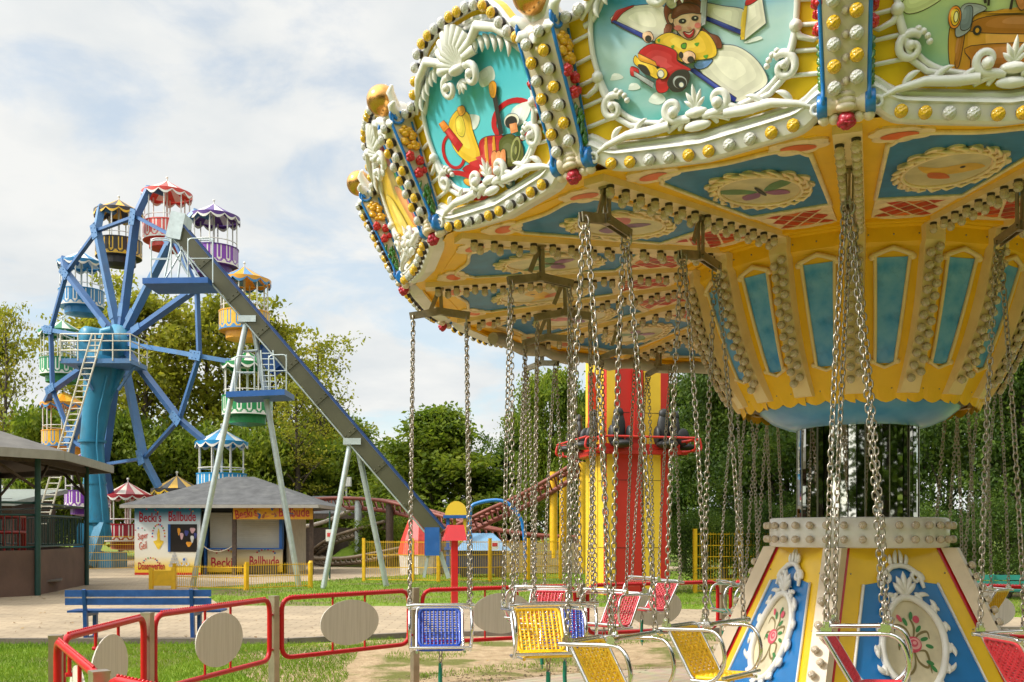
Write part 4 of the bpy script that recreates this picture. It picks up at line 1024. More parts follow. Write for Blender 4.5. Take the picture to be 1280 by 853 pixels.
# ================================================================== BENCHES
def bench(loc, rz, label, mat, l=2.1):
    t = empty('park_bench', loc, rz, label, 'bench')
    mb = MB()                                   # seen from behind: -y is the back
    for z in (.585,.705):
        mb = MB(); mb.box((0,-.035-.02*(z-.5)*3,z), (l,.028,.098)); mb.build('back_slat', [mat], t)
    for y in (.06,.165,.27,.375):
        mb = MB(); mb.box((.06,y,.435), (l+.12,.088,.03)); mb.build('seat_slat', [mat], t)
    for x in (-l/2+.28, l/2-.28):
        mb = MB(); mb.bar((x,.02,0),(x,-.02,.45),.055,.07); mb.bar((x,-.02,.43),(x,-.085,.765),.05,.04); mb.build('back_leg', [mat], t)
        mb = MB(); mb.bar((x,.36,0),(x,.36,.42),.055,.07); mb.bar((x,-.02,.39),(x,.42,.39),.05,.05); mb.build('front_leg', [mat], t)
        mb = MB(); mb.bar((x,.04,.04),(x,.40,.04),.045,.05); mb.build('foot_rail', [mat], t)
    return t
BBLUE = pm('bench_blue', (.010,.065,.24), .40, var=.18, vs=8, coat=.15, dirt=(.05,.12,.28), ds=8, damt=.4)
bench((-5.44,14.6,0), rad(2), 'long blue wooden bench seen from behind on the paved path', BBLUE)
bench((10.2,19.6,0), rad(-6), 'teal wooden bench beyond the red fence at the far right', pm('bench_teal', (.02,.20,.16), .45, var=.15))
# ================================================================== GROUND
def ground_mat(name, c1, c2, scale, bump, bscale, c3=None, s3=.4, rough=.9):
    m, nt, b = new_mat(name); N_ = nt.nodes; L_ = nt.links
    tc = N_.new('ShaderNodeTexCoord')
    a = N_.new('ShaderNodeTexNoise'); a.inputs['Scale'].default_value = scale; a.inputs['Detail'].default_value = 9; a.inputs['Roughness'].default_value = .65; L_.new(tc.outputs['Object'], a.inputs['Vector'])
    r = N_.new('ShaderNodeValToRGB'); L_.new(a.outputs['Fac'], r.inputs[0]); r.color_ramp.elements[0].position = .33; r.color_ramp.elements[0].color = (*c1,1); r.color_ramp.elements[1].position = .67; r.color_ramp.elements[1].color = (*c2,1)
    o = r.outputs[0]
    if c3:
        g = N_.new('ShaderNodeTexNoise'); g.inputs['Scale'].default_value = s3; g.inputs['Detail'].default_value = 6; g.inputs['Roughness'].default_value = .6; L_.new(tc.outputs['Object'], g.inputs['Vector'])
        mr = N_.new('ShaderNodeMapRange'); mr.inputs['From Min'].default_value = .50; mr.inputs['From Max'].default_value = .60; L_.new(g.outputs['Fac'], mr.inputs['Value'])
        mx = N_.new('ShaderNodeMix'); mx.data_type = 'RGBA'; L_.new(mr.outputs['Result'], mx.inputs['Factor']); L_.new(o, mx.inputs['A']); mx.inputs['B'].default_value = (*c3,1); o = mx.outputs['Result']
    L_.new(o, b.inputs['Base Color']); b.inputs['Roughness'].default_value = rough; b.inputs['Specular IOR Level'].default_value = .2
    n2 = N_.new('ShaderNodeTexNoise'); n2.inputs['Scale'].default_value = bscale; n2.inputs['Detail'].default_value = 7; L_.new(tc.outputs['Object'], n2.inputs['Vector'])
    bp = N_.new('ShaderNodeBump'); bp.inputs['Strength'].default_value = bump; bp.inputs['Distance'].default_value = .03; L_.new(n2.outputs['Fac'], bp.inputs['Height']); L_.new(bp.outputs['Normal'], b.inputs['Normal'])
    return m
GRASSM = ground_mat('turf', (.10,.165,.012), (.18,.26,.022), 3, .6, 30, (.16,.13,.06), .5)
DIRT = ground_mat('sandy_earth', (.27,.185,.10), (.44,.325,.195), 6, .8, 24, (.13,.13,.03), 1.1)
def paver_mat():
    m, nt, b = new_mat('pavers'); N_ = nt.nodes; L_ = nt.links
    tc = N_.new('ShaderNodeTexCoord')
    br = N_.new('ShaderNodeTexBrick'); br.inputs['Scale'].default_value = 1; br.inputs['Brick Width'].default_value = .42; br.inputs['Row Height'].default_value = .21; br.inputs['Mortar Size'].default_value = .012
    br.inputs['Color1'].default_value = (.36,.275,.175,1); br.inputs['Color2'].default_value = (.42,.325,.21,1); br.inputs['Mortar'].default_value = (.25,.185,.11,1)
    L_.new(tc.outputs['Object'], br.inputs['Vector'])
    ns = N_.new('ShaderNodeTexNoise'); ns.inputs['Scale'].default_value = .6; ns.inputs['Detail'].default_value = 10; ns.inputs['Roughness'].default_value = .7; L_.new(tc.outputs['Object'], ns.inputs['Vector'])
    r = N_.new('ShaderNodeMapRange'); r.inputs['From Min'].default_value = .3; r.inputs['From Max'].default_value = .7; r.inputs['To Min'].default_value = .62; r.inputs['To Max'].default_value = 1.12; L_.new(ns.outputs['Fac'], r.inputs['Value'])
    mx = N_.new('ShaderNodeMix'); mx.data_type = 'RGBA'; mx.blend_type = 'MULTIPLY'; mx.inputs['Factor'].default_value = 1; L_.new(br.outputs['Color'], mx.inputs['A']); L_.new(r.outputs['Result'], mx.inputs['B'])
    L_.new(mx.outputs['Result'], b.inputs['Base Color']); b.inputs['Roughness'].default_value = .85
    bp = N_.new('ShaderNodeBump'); bp.inputs['Strength'].default_value = .4; bp.inputs['Distance'].default_value = .01; bp.invert = True; L_.new(br.outputs['Fac'], bp.inputs['Height']); L_.new(bp.outputs['Normal'], b.inputs['Normal'])
    return m
PAV = paver_mat()
def sheet(name, poly, z, m):
    mb = MB(); mb.sheet(poly, z); return tag(mb.build(name, [m]), kind='structure')
mb = MB(); mb.quad((-900,-300,0),(900,-300,0),(900,1500,0),(-900,1500,0)); tag(mb.build('ground', [GRASSM]), kind='structure')
PATHP = [(-60,14.3),(-3.2,14.3),(-1.4,15.2),(6,16.2),(14,15.5),(14,17.2),(7,19.4),(2,21.2),(-1.5,21.4),(-6.3,21.6),(-9,28.5),(-3,38),(3,39),(8,44),(3,62),(-60,62)]
sheet('path', PATHP, .008, PAV)
def srad(t):
    d = math.degrees(t) % 360
    k = max(0., min(1., (d-35)/20))*max(0., min(1., (152-d)/14))
    return 5.2+3.4*k+.22*sin(7*t)+.12*sin(17*t+1)
sheet('sand', [(CX+srad(t)*cos(t), CY+srad(t)*sin(t)) for t in [i*2*pi/180 for i in range(180)]], .004, DIRT)
# kerb of the path
mb = MB(); kp = [(-60,14.3),(-3.2,14.3),(-1.4,15.2),(6,16.2),(14,15.5)]
for a, b in zip(kp, kp[1:]): mb.bar((a[0],a[1],.02),(b[0],b[1],.02),.10,.12)
tag(mb.build('kerb', [pm('kerb_stone', (.16,.13,.10), .85, var=.25, vs=4, bump=.4)]), kind='structure')
# ---- grass blades
GBM = leafmat('grass_blade', [(.07,.14,.010),(.14,.25,.015),(.22,.33,.02),(.32,.36,.06)], .3)
def inpoly(x, y, P):
    c = False; n = len(P)
    for i in range(n):
        x1,y1 = P[i]; x2,y2 = P[(i+1) % n]
        if (y1 > y) != (y2 > y) and x < (x2-x1)*(y-y1)/(y2-y1)+x1: c = not c
    return c
from mathutils import noise as mnoise
gv = []; gf = []; rg = random.Random(2)
def blades(n, x0, x1, y0, y1, test, h, wd):
    for _ in range(n):
        x = rg.uniform(x0,x1); y = rg.uniform(y0,y1)
        if abs(x)/y > .58 or not test(x, y): continue
        a = rg.uniform(0,6.28); hh = h*rg.uniform(.4,1.2); l = hh*rg.uniform(.2,.8); b = rg.uniform(0,6.28); o = len(gv)
        gv.extend([(x-wd*cos(a),y-wd*sin(a),0),(x+wd*cos(a),y+wd*sin(a),0),(x+l*.45*cos(b),y+l*.45*sin(b),hh*.7),(x+l*cos(b),y+l*sin(b),hh)])
        gf.append((o,o+1,o+2)); gf.append((o+1,o+3,o+2))
def rad_c(x, y): return math.hypot(x-CX, y-CY)
def nz(x, y, s=.5): return mnoise.noise(Vector((x*s, y*s, 3.1)))
blades(60000, -7.5, -1.5, 6.0, 14.2, lambda x, y: rad_c(x,y) > 5.1+.3*nz(x,y,1) and nz(x,y,.5) > -.45+.45*max(0,(x+3.0)), .055, .0045)
blades(26000, -3.0, 5.0, 10.0, 15.3, lambda x, y: rad_c(x,y) > 4.9 and nz(x,y,.9) > .12, .05, .0045)
blades(9000, -2.6, 3.0, 4.5, 12.2, lambda x, y: 3.95 < rad_c(x,y) < 5.3 and nz(x+9,y,1.3) > .12, .05, .004)
blades(26000, -7.5, 9, 21.5, 38, lambda x, y: not inpoly(x,y,PATHP), .075, .010)
blades(9000, 3, 13, 17, 24, lambda x, y: not inpoly(x,y,PATHP), .07, .008)
me = bpy.data.meshes.new('grass'); me.from_pydata(gv, [], gf); me.materials.append(GBM)
tag(put('grass', me), 'short green lawn grass patchy beside the path and fence', 'grass', kind='stuff')
# pebbles and clods on the sand
mb = MB(); rp_ = random.Random(8)
for _ in range(1500):
    a = rp_.uniform(1.9,4.3); r_ = rp_.uniform(3.85,5.3); s_ = rp_.uniform(.005,.017)
    mb.sphere((CX+r_*cos(a), CY+r_*sin(a), .006), s_, 5, 3, 0, (1,rp_.uniform(.6,1),.6))
tag(mb.build('gravel', [pm('clods', (.17,.12,.07), .9, var=.4, vs=3)]), 'small pebbles and earth clods scattered on the sandy ring', 'gravel', kind='stuff')

fv = []; ff = []
for _ in range(900):
    y = rg.uniform(7, 34); x = rg.uniform(-.55,.2)*y; o = len(fv); a = rg.uniform(0,6.28); s_ = rg.uniform(.018,.045)
    if rad_c(x, y) < 5.3 or mnoise.noise(Vector((x*.35,y*.35,7))) < -.05: continue
    for q in range(4): t = a+q*pi/2; k_l = s_*(1 if q % 2 else .5); fv.append((x+k_l*cos(t), y+k_l*sin(t), .016+rg.uniform(0,.02)))
    ff.append((o,o+1,o+2,o+3))
me = bpy.data.meshes.new('fallen_leaves'); me.from_pydata(fv, [], ff); me.materials.append(leafmat('fallen_leaf', [(.12,.06,.015),(.28,.15,.03),(.42,.28,.05)], .1))
tag(put('fallen_leaves', me), 'small yellow brown fallen leaves strewn over path and lawn', 'leaves', kind='stuff')

# ================================================================== TREES
BARK = pm('bark', (.075,.058,.040), .9, var=.35, vs=6, bump=.8, bs=14)
LY = leafmat('leaf_yellowgreen', [(.10,.12,.010),(.24,.26,.016),(.38,.37,.03),(.52,.42,.05)], .58)
LG = leafmat('leaf_green', [(.022,.045,.006),(.055,.11,.012),(.11,.175,.018),(.18,.24,.025)], .4)
LM = leafmat('leaf_mid', [(.05,.09,.007),(.13,.20,.014),(.23,.29,.022),(.34,.37,.035)], .52)
LD = leafmat('leaf_dark', [(.016,.038,.006),(.048,.095,.011),(.10,.165,.018),(.19,.25,.028)], .46)
def crown_mesh(name, seed, H, R, kind, nleaf, ls, mat, base=.25):
    """H total height, R crown radius. returns trunk mesh, crown mesh"""
    r = random.Random(seed); tb = MB(); tips = []
    def limb(p, d, l, rr, lev):
        pts = [p.copy()]; rs = [rr]; q = p.copy(); dd = d.copy()
        for i in range(5):
            dd = (dd+Vector((r.uniform(-.22,.22), r.uniform(-.22,.22), r.uniform(-.05,.16)))).normalized()
            q = q+dd*l/5; pts.append(q.copy()); rs.append(rr*(1-.15*(i+1)))
            if lev > 0 and i >= 1: tips.append((q.copy(), lev))
        tb.tube(pts, rs, 6 if lev < 2 else 4)
        if lev < 3:
            for _ in range((4,4,3)[lev] if lev else 0):
                j = r.randint(2,5); a = r.uniform(0,6.28); e = r.uniform(.15,.75)
                limb(pts[j], Vector((cos(a), sin(a), e)).normalized(), l*r.uniform(.42,.68), rs[j]*.55, lev+1)
        return pts, rs
    nt_ = 9; tr = [Vector((0,0,-.1))]; rs = [H*.022]
    lean = Vector((r.uniform(-.03,.03), r.uniform(-.03,.03), 1))
    for i in range(nt_):
        tr.append(tr[-1]+(lean+Vector((r.uniform(-.06,.06), r.uniform(-.06,.06), 0)))*H*.88/nt_); rs.append(H*.022*(1-.095*(i+1)))
    tb.tube(tr, rs, 8)
    nb = {'cone': 34, 'tall': 20, 'round': 18, 'bush': 26}[kind]
    for i in range(nb):
        t = base+(1-base)*(i+r.random()*.8)/nb; t = min(.98, t); f = t*nt_*.999; j = int(f); p = tr[j].lerp(tr[j+1], f-j)
        u = (t-base)/(1-base)
        if kind == 'cone': L_ = R*(1.05-u)**1.05*r.uniform(.75,1.08)+.2; e = .25+.5*u
        elif kind == 'tall': L_ = R*(.55+.9*sin(pi*min(1,u*.85+.12)))*.72*r.uniform(.65,1.1); e = .55+.5*u
        elif kind == 'bush': L_ = R*(1.0-.55*u*u)*r.uniform(.7,1.1); e = .15+.7*u
        else: L_ = R*(.45+.75*sin(pi*min(1,u*.8+.15)))*.8*r.uniform(.75,1.1); e = .35+.6*u
        a = i*2.4+r.uniform(-.5,.5)
        limb(p, Vector((cos(a), sin(a), e)).normalized(), L_, rs[j]*.45, 1)
    lv = []; lf = []
    per = max(1, nleaf//len(tips)); sp_ = R*(.095 if kind in ('tall',) else .105)
    for (p, lev) in tips:
        k_ = per*(.5 if lev == 1 else 1.3)*r.uniform(.4,1.6)
        for _ in range(int(k_)):
            c = p+Vector((r.gauss(0,sp_*1.15), r.gauss(0,sp_*1.15), r.gauss(0,sp_*.6)))
            if c.z < .05: continue
            n = Vector((r.gauss(0,1), r.gauss(0,1), r.gauss(.7,.8))).normalized(); u = n.orthogonal().normalized(); a = r.uniform(0,6.28); w_ = n.cross(u)
            u, w_ = u*cos(a)+w_*sin(a), w_*cos(a)-u*sin(a); s_ = ls*r.uniform(.55,1.35); o = len(lv)
            lv.extend([tuple(c-u*s_*.55), tuple(c+w_*s_*.33+n*s_*.1), tuple(c+u*s_*.6), tuple(c-w_*s_*.33+n*s_*.1)]); lf.append((o,o+1,o+2,o+3))
    me = bpy.data.meshes.new('crown'); me.from_pydata(lv, [], lf); me.materials.append(mat)
    return tb.mesh('trunk', [BARK]), me
PROT = {}
def proto(key, *a):
    if key not in PROT: PROT[key] = crown_mesh(*a)
    return PROT[key]
PR = {'tallA': ('t', 3, 14, 3.4, 'tall', 9000, .27, LY, .2), 'tallB': ('t', 5, 14, 3.0, 'tall', 7000, .27, LY, .28), 'thin': ('t', 9, 12, 2.6, 'tall', 3600, .18, LY, .25),
      'mid': ('t', 12, 10, 3.4, 'round', 18000, .24, LM, .12), 'cone': ('t', 15, 10, 3.3, 'cone', 22000, .24, LM, .04), 'green': ('t', 21, 10, 3.3, 'round', 22000, .21, LG, .06),
      'dark': ('t', 25, 9, 3.2, 'round', 30000, .15, LD, .03), 'darkB': ('t', 28, 9, 3.0, 'bush', 30000, .15, LD, .02), 'bush': ('t', 31, 3, 2.2, 'bush', 16000, .085, LG, .04), 'bushD': ('t', 34, 3, 2.2, 'bush', 18000, .08, LD, .03), 'bushY': ('t', 37, 4, 2.6, 'bush', 15000, .20, LM, .05)}
def tree(kind, px, d, topy, wpx, label, rz=None, group='trees behind the rides'):
    tm, cm_ = proto(kind, *PR[kind]); H0, R0 = PR[kind][2], PR[kind][3]
    h = EYE-(topy-HZ)*d/F; wd = wpx*d/F
    t = empty('shrub' if 'bush' in kind else 'tree', ((px-640)*d/F, d, 0), rz if rz is not None else (px*1.7) % 6.28, label, 'shrub' if 'bush' in kind else 'tree', group)
    s = (wd/(2*R0*1.08), wd/(2*R0*1.08), h/(H0*1.02))
    t.scale = s
    put('trunk', tm, t); put('crown', cm_, t)
for a in (
 ('thin', 8, 58, 355, 95, 'thin leaved tree at the left edge of the picture'), ('tallB', -30, 62, 380, 120, 'yellow green tree just outside the left edge behind the pavilion'),
 ('tallB', 118, 66, 372, 150, 'tall yellowing tree behind the upper left of the ferris wheel'), ('tallA', 182, 64, 340, 165, 'tallest yellow green tree directly behind the wheel hub'),
 ('tallA', 262, 66, 356, 170, 'tall yellow green tree between the wheel and the slide support'), ('tallA', 338, 68, 376, 150, 'tall yellow green tree behind the slide beam'),
 ('thin', 402, 66, 400, 130, 'sparse yellowing tree with open crown right of the slide frame'), ('thin', 372, 60, 455, 120, 'low sparse tree behind the second slide platform'),
 ('bushY', 60, 57, 540, 150, 'dense low shrub behind the pavilion and ladder', None, 'shrubs behind the rides'), ('bushY', 150, 60, 545, 150, 'dense low shrub behind the blue wheel column', None, 'shrubs behind the rides'), ('bushY', 245, 62, 560, 150, 'dense low shrub behind the light blue gondola', None, 'shrubs behind the rides'),
 ('bushY', 340, 62, 560, 150, 'dense low shrub between the slide legs', None, 'shrubs behind the rides'), ('bushY', 430, 64, 575, 150, 'dense low shrub behind the roofed stand', None, 'shrubs behind the rides'), ('mid', 455, 80, 560, 110, 'hazy green tree far behind the small A frame'),
 ('mid', 412, 74, 520, 130, 'rounded green tree behind the A frame support'), ('cone', 556, 52, 488, 215, 'large pointed green tree right of the slide'), ('mid', 500, 60, 590, 110, 'low green tree at the left foot of the pointed tree'),
 ('green', 634, 54, 570, 130, 'rounded green tree behind the playground arch'), ('mid', 690, 46, 470, 110, 'slim light green tree left of the drop tower'), ('green', 655, 66, 520, 90, 'distant green tree behind the slim light green one'), ('green', 730, 50, 500, 100, 'green tree close behind the drop tower'),
 ('green', 855, 40, 485, 120, 'green tree at the right side of the drop tower'), ('dark', 905, 30, 440, 180, 'dark green tree left of the mirrored column'), ('darkB', 985, 29, 400, 190, 'dark dense tree directly behind the mirrored column'),
 ('dark', 1085, 31, 400, 190, 'dark tree hidden behind the carousel centre'), ('dark', 1185, 28, 400, 190, 'dark green tree right of the mirrored column'), ('darkB', 1275, 26, 400, 190, 'dark dense tree at the right edge behind the chains'), ('dark', 1350, 28, 380, 190, 'dark tree just past the right edge'),
 ('bush', 880, 27, 655, 110, 'low bright shrub by the right foot of the drop tower', None, 'shrubs behind the rides'), ('bushD', 955, 27, 640, 130, 'low dark shrub left of the carousel base', None, 'shrubs behind the rides'), ('bushD', 1060, 27, 640, 130, 'low dark shrub hidden behind the carousel base', None, 'shrubs behind the rides'),
 ('bushD', 1170, 24, 650, 150, 'low dark shrub behind the right lamp rib', None, 'shrubs behind the rides'), ('bushD', 1262, 24, 640, 150, 'low dark shrub behind the teal bench', None, 'shrubs behind the rides'),
 ('bushY', 475, 46, 655, 70, 'trimmed low shrub on the mound by the small A frame', None, 'shrubs behind the rides'),
 ('green', 780, 60, 470, 130, 'far green tree hidden behind the drop tower')): tree(*a)

for i, (x, y, k, h, w_) in enumerate(((-16,-21,'green',11,9),(-8,-20,'dark',13,9),(0,-19,'dark',13,9.5),(8,-18,'darkB',14,9),(16,-15,'dark',13,9.5),(23,-9,'darkB',13,9),(27,0,'green',13,9),(-25,-18,'green',9,9),(28,9,'dark',12,9),(4,-23,'darkB',15,11),(13,-20,'dark',15,11),(-4,-24,'darkB',15,11),(21,-15,'darkB',15,10),(27,-6,'dark',15,10),(26,8,'darkB',14,9),(29,16,'dark',15,10),(24,20,'dark',13,8),(33,26,'darkB',15,10),(-33,24,'green',12,10),(-38,34,'tallA',14,10),(-42,44,'green',12,11),(-30,13,'green',10,9),(-47,56,'tallB',15,11),(-31,4,'green',12,10),(-33,-5,'dark',12,10),(-31,-13,'green',11,9),(-36,9,'dark',13,10))):
    tm, cm_ = proto(k, *PR[k]); t = empty('tree', (x, y, 0), i*1.3, 'dark green tree seen only as a reflection in the mirrored column', 'tree', 'trees reflected in the mirror')
    t.scale = (w_/7,w_/7,h/9.5); put('trunk', tm, t); put('crown', cm_, t)
# ================================================================== FERRIS WHEEL
D_ = 46.
hub = at(150, 428, D_); un = Vector((.559,.829,0)).normalized(); uu = Vector((un.y,-un.x,0))
WB = pm('wheel_blue', (.075,.19,.38), .45, var=.14, vs=1.5, dirt=(.16,.20,.22), ds=1.6, damt=.6, streak=.3)
WBD = pm('wheel_blue_deep', (.045,.13,.31), .45, var=.14, vs=1.5, dirt=(.05,.10,.18), ds=1.2, damt=.5)
CB = pm('column_blue', (.02,.20,.33), .42, var=.16, vs=1.2, dirt=(.05,.075,.065), ds=1.6, damt=.85, streak=.22)
RAILM = pm('rail_cream', (.62,.58,.46), .5, var=.1)
fw_ = empty('ferris_wheel', (hub.x-1, hub.y-1, 0), 0, 'blue ferris wheel with bent spokes on a leaning blue column', 'ferris wheel')
def W(p): return Vector(p)-fw_.location
def wheel(r, th, o=0.): return hub+uu*(r*sin(th))+Vector((0,0,r*cos(th)))+un*o
RK, RW, OFF = 5.7, 7.1, .50
TH0 = rad(12)
ends = []
for i in range(12):
    th = TH0+i*pi/6
    mb = MB()
    a, b, c, e = wheel(.5, th), wheel(RK, th), wheel(RW, th, OFF), wheel(RW-.05, th, OFF+.75)
    tn = (wheel(1, th+.1)-wheel(1, th)).normalized()
    up = un
    mb.bar(W(a), W(b), .20, .36, up=un); mb.bar(W(b), W(c), .19, .32, up=un); mb.bar(W(c-un*.12), W(e), .20, .24, up=tn)
    mb.build('spoke', [WB if i % 2 else WBD], fw_)
    mb = MB(); mb.bar(W(b), W(wheel(RK, th+pi/6)), .13, .20, up=un); mb.build('rim_bar', [WBD], fw_)
    mb = MB(); mb.bar(W(wheel(RK-.42, th, -.195)), W(wheel(RK+.30, th, -.195)), .40, .03, up=un)
    for q_ in range(6): mb.sphere(W(wheel(RK-.32+.12*q_, th+.02*(1 if q_ % 2 else -1), -.215)), .03, 6, 4)
    mb.build('gusset_plate', [WB], fw_); mb = MB()
    mb.bar(W(wheel(1.15, th, -.195)), W(wheel(1.75, th, -.195)), .30, .03, up=un)
    mb.build('gusset_plate', [WB], fw_)
    ends.append(wheel(RW, th, OFF+.75))
mb = MB(); q = Vector((0,0,1)).rotation_difference(un).to_matrix().to_4x4()
mb.M = Matrix.Translation(W(hub)) @ q; mb.lathe([(0,-1.0),(.40,-1.0),(.45,-.32),(.78,-.3),(.78,.25),(.5,.35),(.4,.6),(0,.6)], 24); mb.M = None
mb.build('hub', [CB], fw_)
hc = hub-un*1.3
mb = MB(); mb.M = Matrix.Translation(W(hub-un*1.0)) @ q; mb.lathe([(0,-.9),(.34,-.9),(.45,-.75),(.45,.4),(0,.4)], 20); mb.M = None
mb.box(W(hub-un*1.3+Vector((0,0,-.75))), (1.15,1.1,1.1)); mb.tube([W(at(128,424,44.5)),W(at(129,415,44.5)),W(at(140,413,44.5))],.2,10); mb.build('drive_housing', [CB], fw_)
mb = MB()
P_ = [at(131,446,44.6), at(127,466,44.6), at(121,505,44.6), at(115,552,44.6)]
mb.tube([W(p) for p in P_], [.74,.74,.58,.50], 16); mb.tube([W(p) for p in (at(115,552,44.6), at(118,600,44.6), at(123,650,44.6), at(124,676,44.6))], [.50,.46,.48,.55], 16)
mb.bar(W(at(152,462,44.6)), W(at(124,520,44.6)), .2,.3)
for px_, py_, r_ in ((115,552,.60),(123,652,.60),(118.5,604,.50)): mb.tube([W(at(px_,py_-1.6,44.6)), W(at(px_,py_+1.6,44.6))], r_, 20)
mb.tube([W(at(134,470,44.0)), W(at(123,520,44.0)), W(at(121,556,44.0)), W(at(126,610,44.0)), W(at(131,672,44.0))], .045, 6)
mb.build('column', [CB], fw_)
mb = MB(); mb.bar(W(at(128,655,44.2)), W(at(110,708,43.5)), .5,.35); mb.bar(W(at(105,655,45)), W(at(96,700,44.8)), .4,.35); mb.box(W(Vector((at(124,690,44.6).x,44.6,.35))), (1.8,1.8,.7)); mb.build('base_leg', [CB], fw_)
# service platform with railing and ladder
pc = at(131, 456, 43.9)
mb = MB(); mb.box(W(pc), (3.0,2.0,.20)); mb.bar(W(at(95,452,43.6)), W(at(116,488,43.9)), .1,.1); mb.bar(W(at(168,458,43.6)), W(at(148,488,43.9)), .1,.1); spf = mb.build('service_platform', [WB], fw_)
mb = MB()
for z in (.45,.85,1.15):
    mb.tube([W(pc+Vector((-1.5,1,z))), W(pc+Vector((-1.5,-1,z))), W(pc+Vector((1.5,-1,z))), W(pc+Vector((1.5,1,z)))], .03, 6)
for x in (-1.5,-.75,0,.75,1.5): mb.tube([W(pc+Vector((x,-1,0))), W(pc+Vector((x,-1,1.15)))], .03, 6)
for y in (0,1.): 
    for x in (-1.5,1.5): mb.tube([W(pc+Vector((x,y,0))), W(pc+Vector((x,y,1.15)))], .03, 6)
mb.build('railing', [RAILM], spf)
mb = MB(); t0, t1 = at(122, 418, 42.9), at(52, 655, 42.6)
for s in (-.24,.24): mb.tube([W(t0+Vector((s,0,0))), W(t1+Vector((s,0,0)))], .04, 6)
for i in range(34):
    p = t0.lerp(t1, i/33.); mb.tube([W(p+Vector((-.24,0,0))), W(p+Vector((.24,0,0)))], .028, 5)
mb.build('ladder', [RAILM], fw_)
# ---- gondolas
POSTM = pm('gondola_white', (.72,.70,.64), .4, var=.06)
def gondola(p, c1, c2, band, label, rz=0.):
    """p: hanging point at the canopy eave; c1 canopy/tub colour, c2 second canopy colour, band tub band colours (ground, line)"""
    t = empty('gondola', p-Vector((0,0,2.55)), rz, label, 'gondola', 'gondolas hanging on the ferris wheel')
    A_ = pm('gondola_paint', c1, .38, var=.08); B_ = pm('gondola_canopy', c2, .5, var=.06); G_ = pm('gondola_band', band[0], .38, var=.06); Ln = pm('gondola_line', band[1], .4, var=.05)
    mb = MB(); n = 64                                          # canopy, gores of two colours
    V = [(0,0,3.15)]
    for i in range(n): a = 2*pi*i/n; V += [(.55*cos(a),.55*sin(a),2.83), (1.13*cos(a),1.13*sin(a),2.52)]
    o = MB()
    for i in range(n):
        j = (i+1) % n; m = 0 if (i//4) % 2 == 0 else 1
        f0, f1, g0, g1 = V[1+2*i], V[1+2*j], V[2+2*i], V[2+2*j]
        o.add([V[0], f0, f1], [(0,1,2)], m); o.add([f0,g0,g1,f1], [(0,1,2,3)], m)
    o.tube([(0,0,3.12),(0,0,3.28)], .03, 6, mi=2); o.sphere((0,0,3.29), .06, 8, 6, 2)
    cn = o.build('canopy', [A_, B_, POSTM], t)
    o = MB(); n = 96                                           # scalloped valance, white edged
    for i in range(n):
        def q(i): 
            a = 2*pi*i/n; s = abs(sin(pi*i/8.)); return a, .10+.20*s
        (a, h1), (b, h2) = q(i), q(i+1)
        def pt(a, z, r_=1.14): return (r_*cos(a), r_*sin(a), z)
        o.add([pt(a,2.53),pt(b,2.53),pt(b,2.53-h2*.62),pt(a,2.53-h1*.62)], [(0,3,2,1)], 0)
        o.add([pt(a,2.53-h1*.62,1.145),pt(b,2.53-h2*.62,1.145),pt(b,2.53-h2,1.145),pt(a,2.53-h1,1.145)], [(0,3,2,1)], 1)
    o.build('valance', [A_, Ln], cn)
    o = MB()
    for i in range(8): a = 2*pi*i/8+.2; o.tube([(1.0*cos(a),1.0*sin(a),.95),(1.0*cos(a),1.0*sin(a),2.55)], .032, 6)
    o.tube([(1.0*cos(2*pi*i/32),1.0*sin(2*pi*i/32),1.36) for i in range(32)], .022, 5, True)
    o.tube([(0,0,.5),(0,0,2.9)], .05, 8); o.build('posts', [POSTM], t)
    o = MB(); n = 128; m = 14
    for i in range(n):
        for j in range(m):
            a, b = 2*pi*i/n, 2*pi*(i+1)/n; z0, z1 = .30+.80*j/m, .30+.80*(j+1)/m
            ph = ((i+.5)/n*16) % 1-.5; hh = (j+.5)/m
            d = abs(ph)/.5 if hh > .36 else math.hypot(ph/.5, (hh-.36)/.30)
            mi = 1 if d < .30 else (2 if d < .62 else 1 if d < .86 else 2 if d > .98 else 1)
            mi = 0 if False else mi
            r_ = 1.07
            o.add([(r_*cos(a),r_*sin(a),z0),(r_*cos(b),r_*sin(b),z0),(r_*cos(b),r_*sin(b),z1),(r_*cos(a),r_*sin(a),z1)], [(0,1,2,3)], mi)
    o.lathe([(1.07,.30),(1.05,.28),(.80,.26),(.78,-.05),(.3,-.14),(0,-.14)], 32, 0, False)
    o.lathe([(1.09,1.08),(1.09,1.13),(1.0,1.13),(1.0,.4),(0,.4)], 48, 0, False)
    o.build('tub', [A_, G_, Ln], t)
    return t
Wc = (.75,.72,.64)
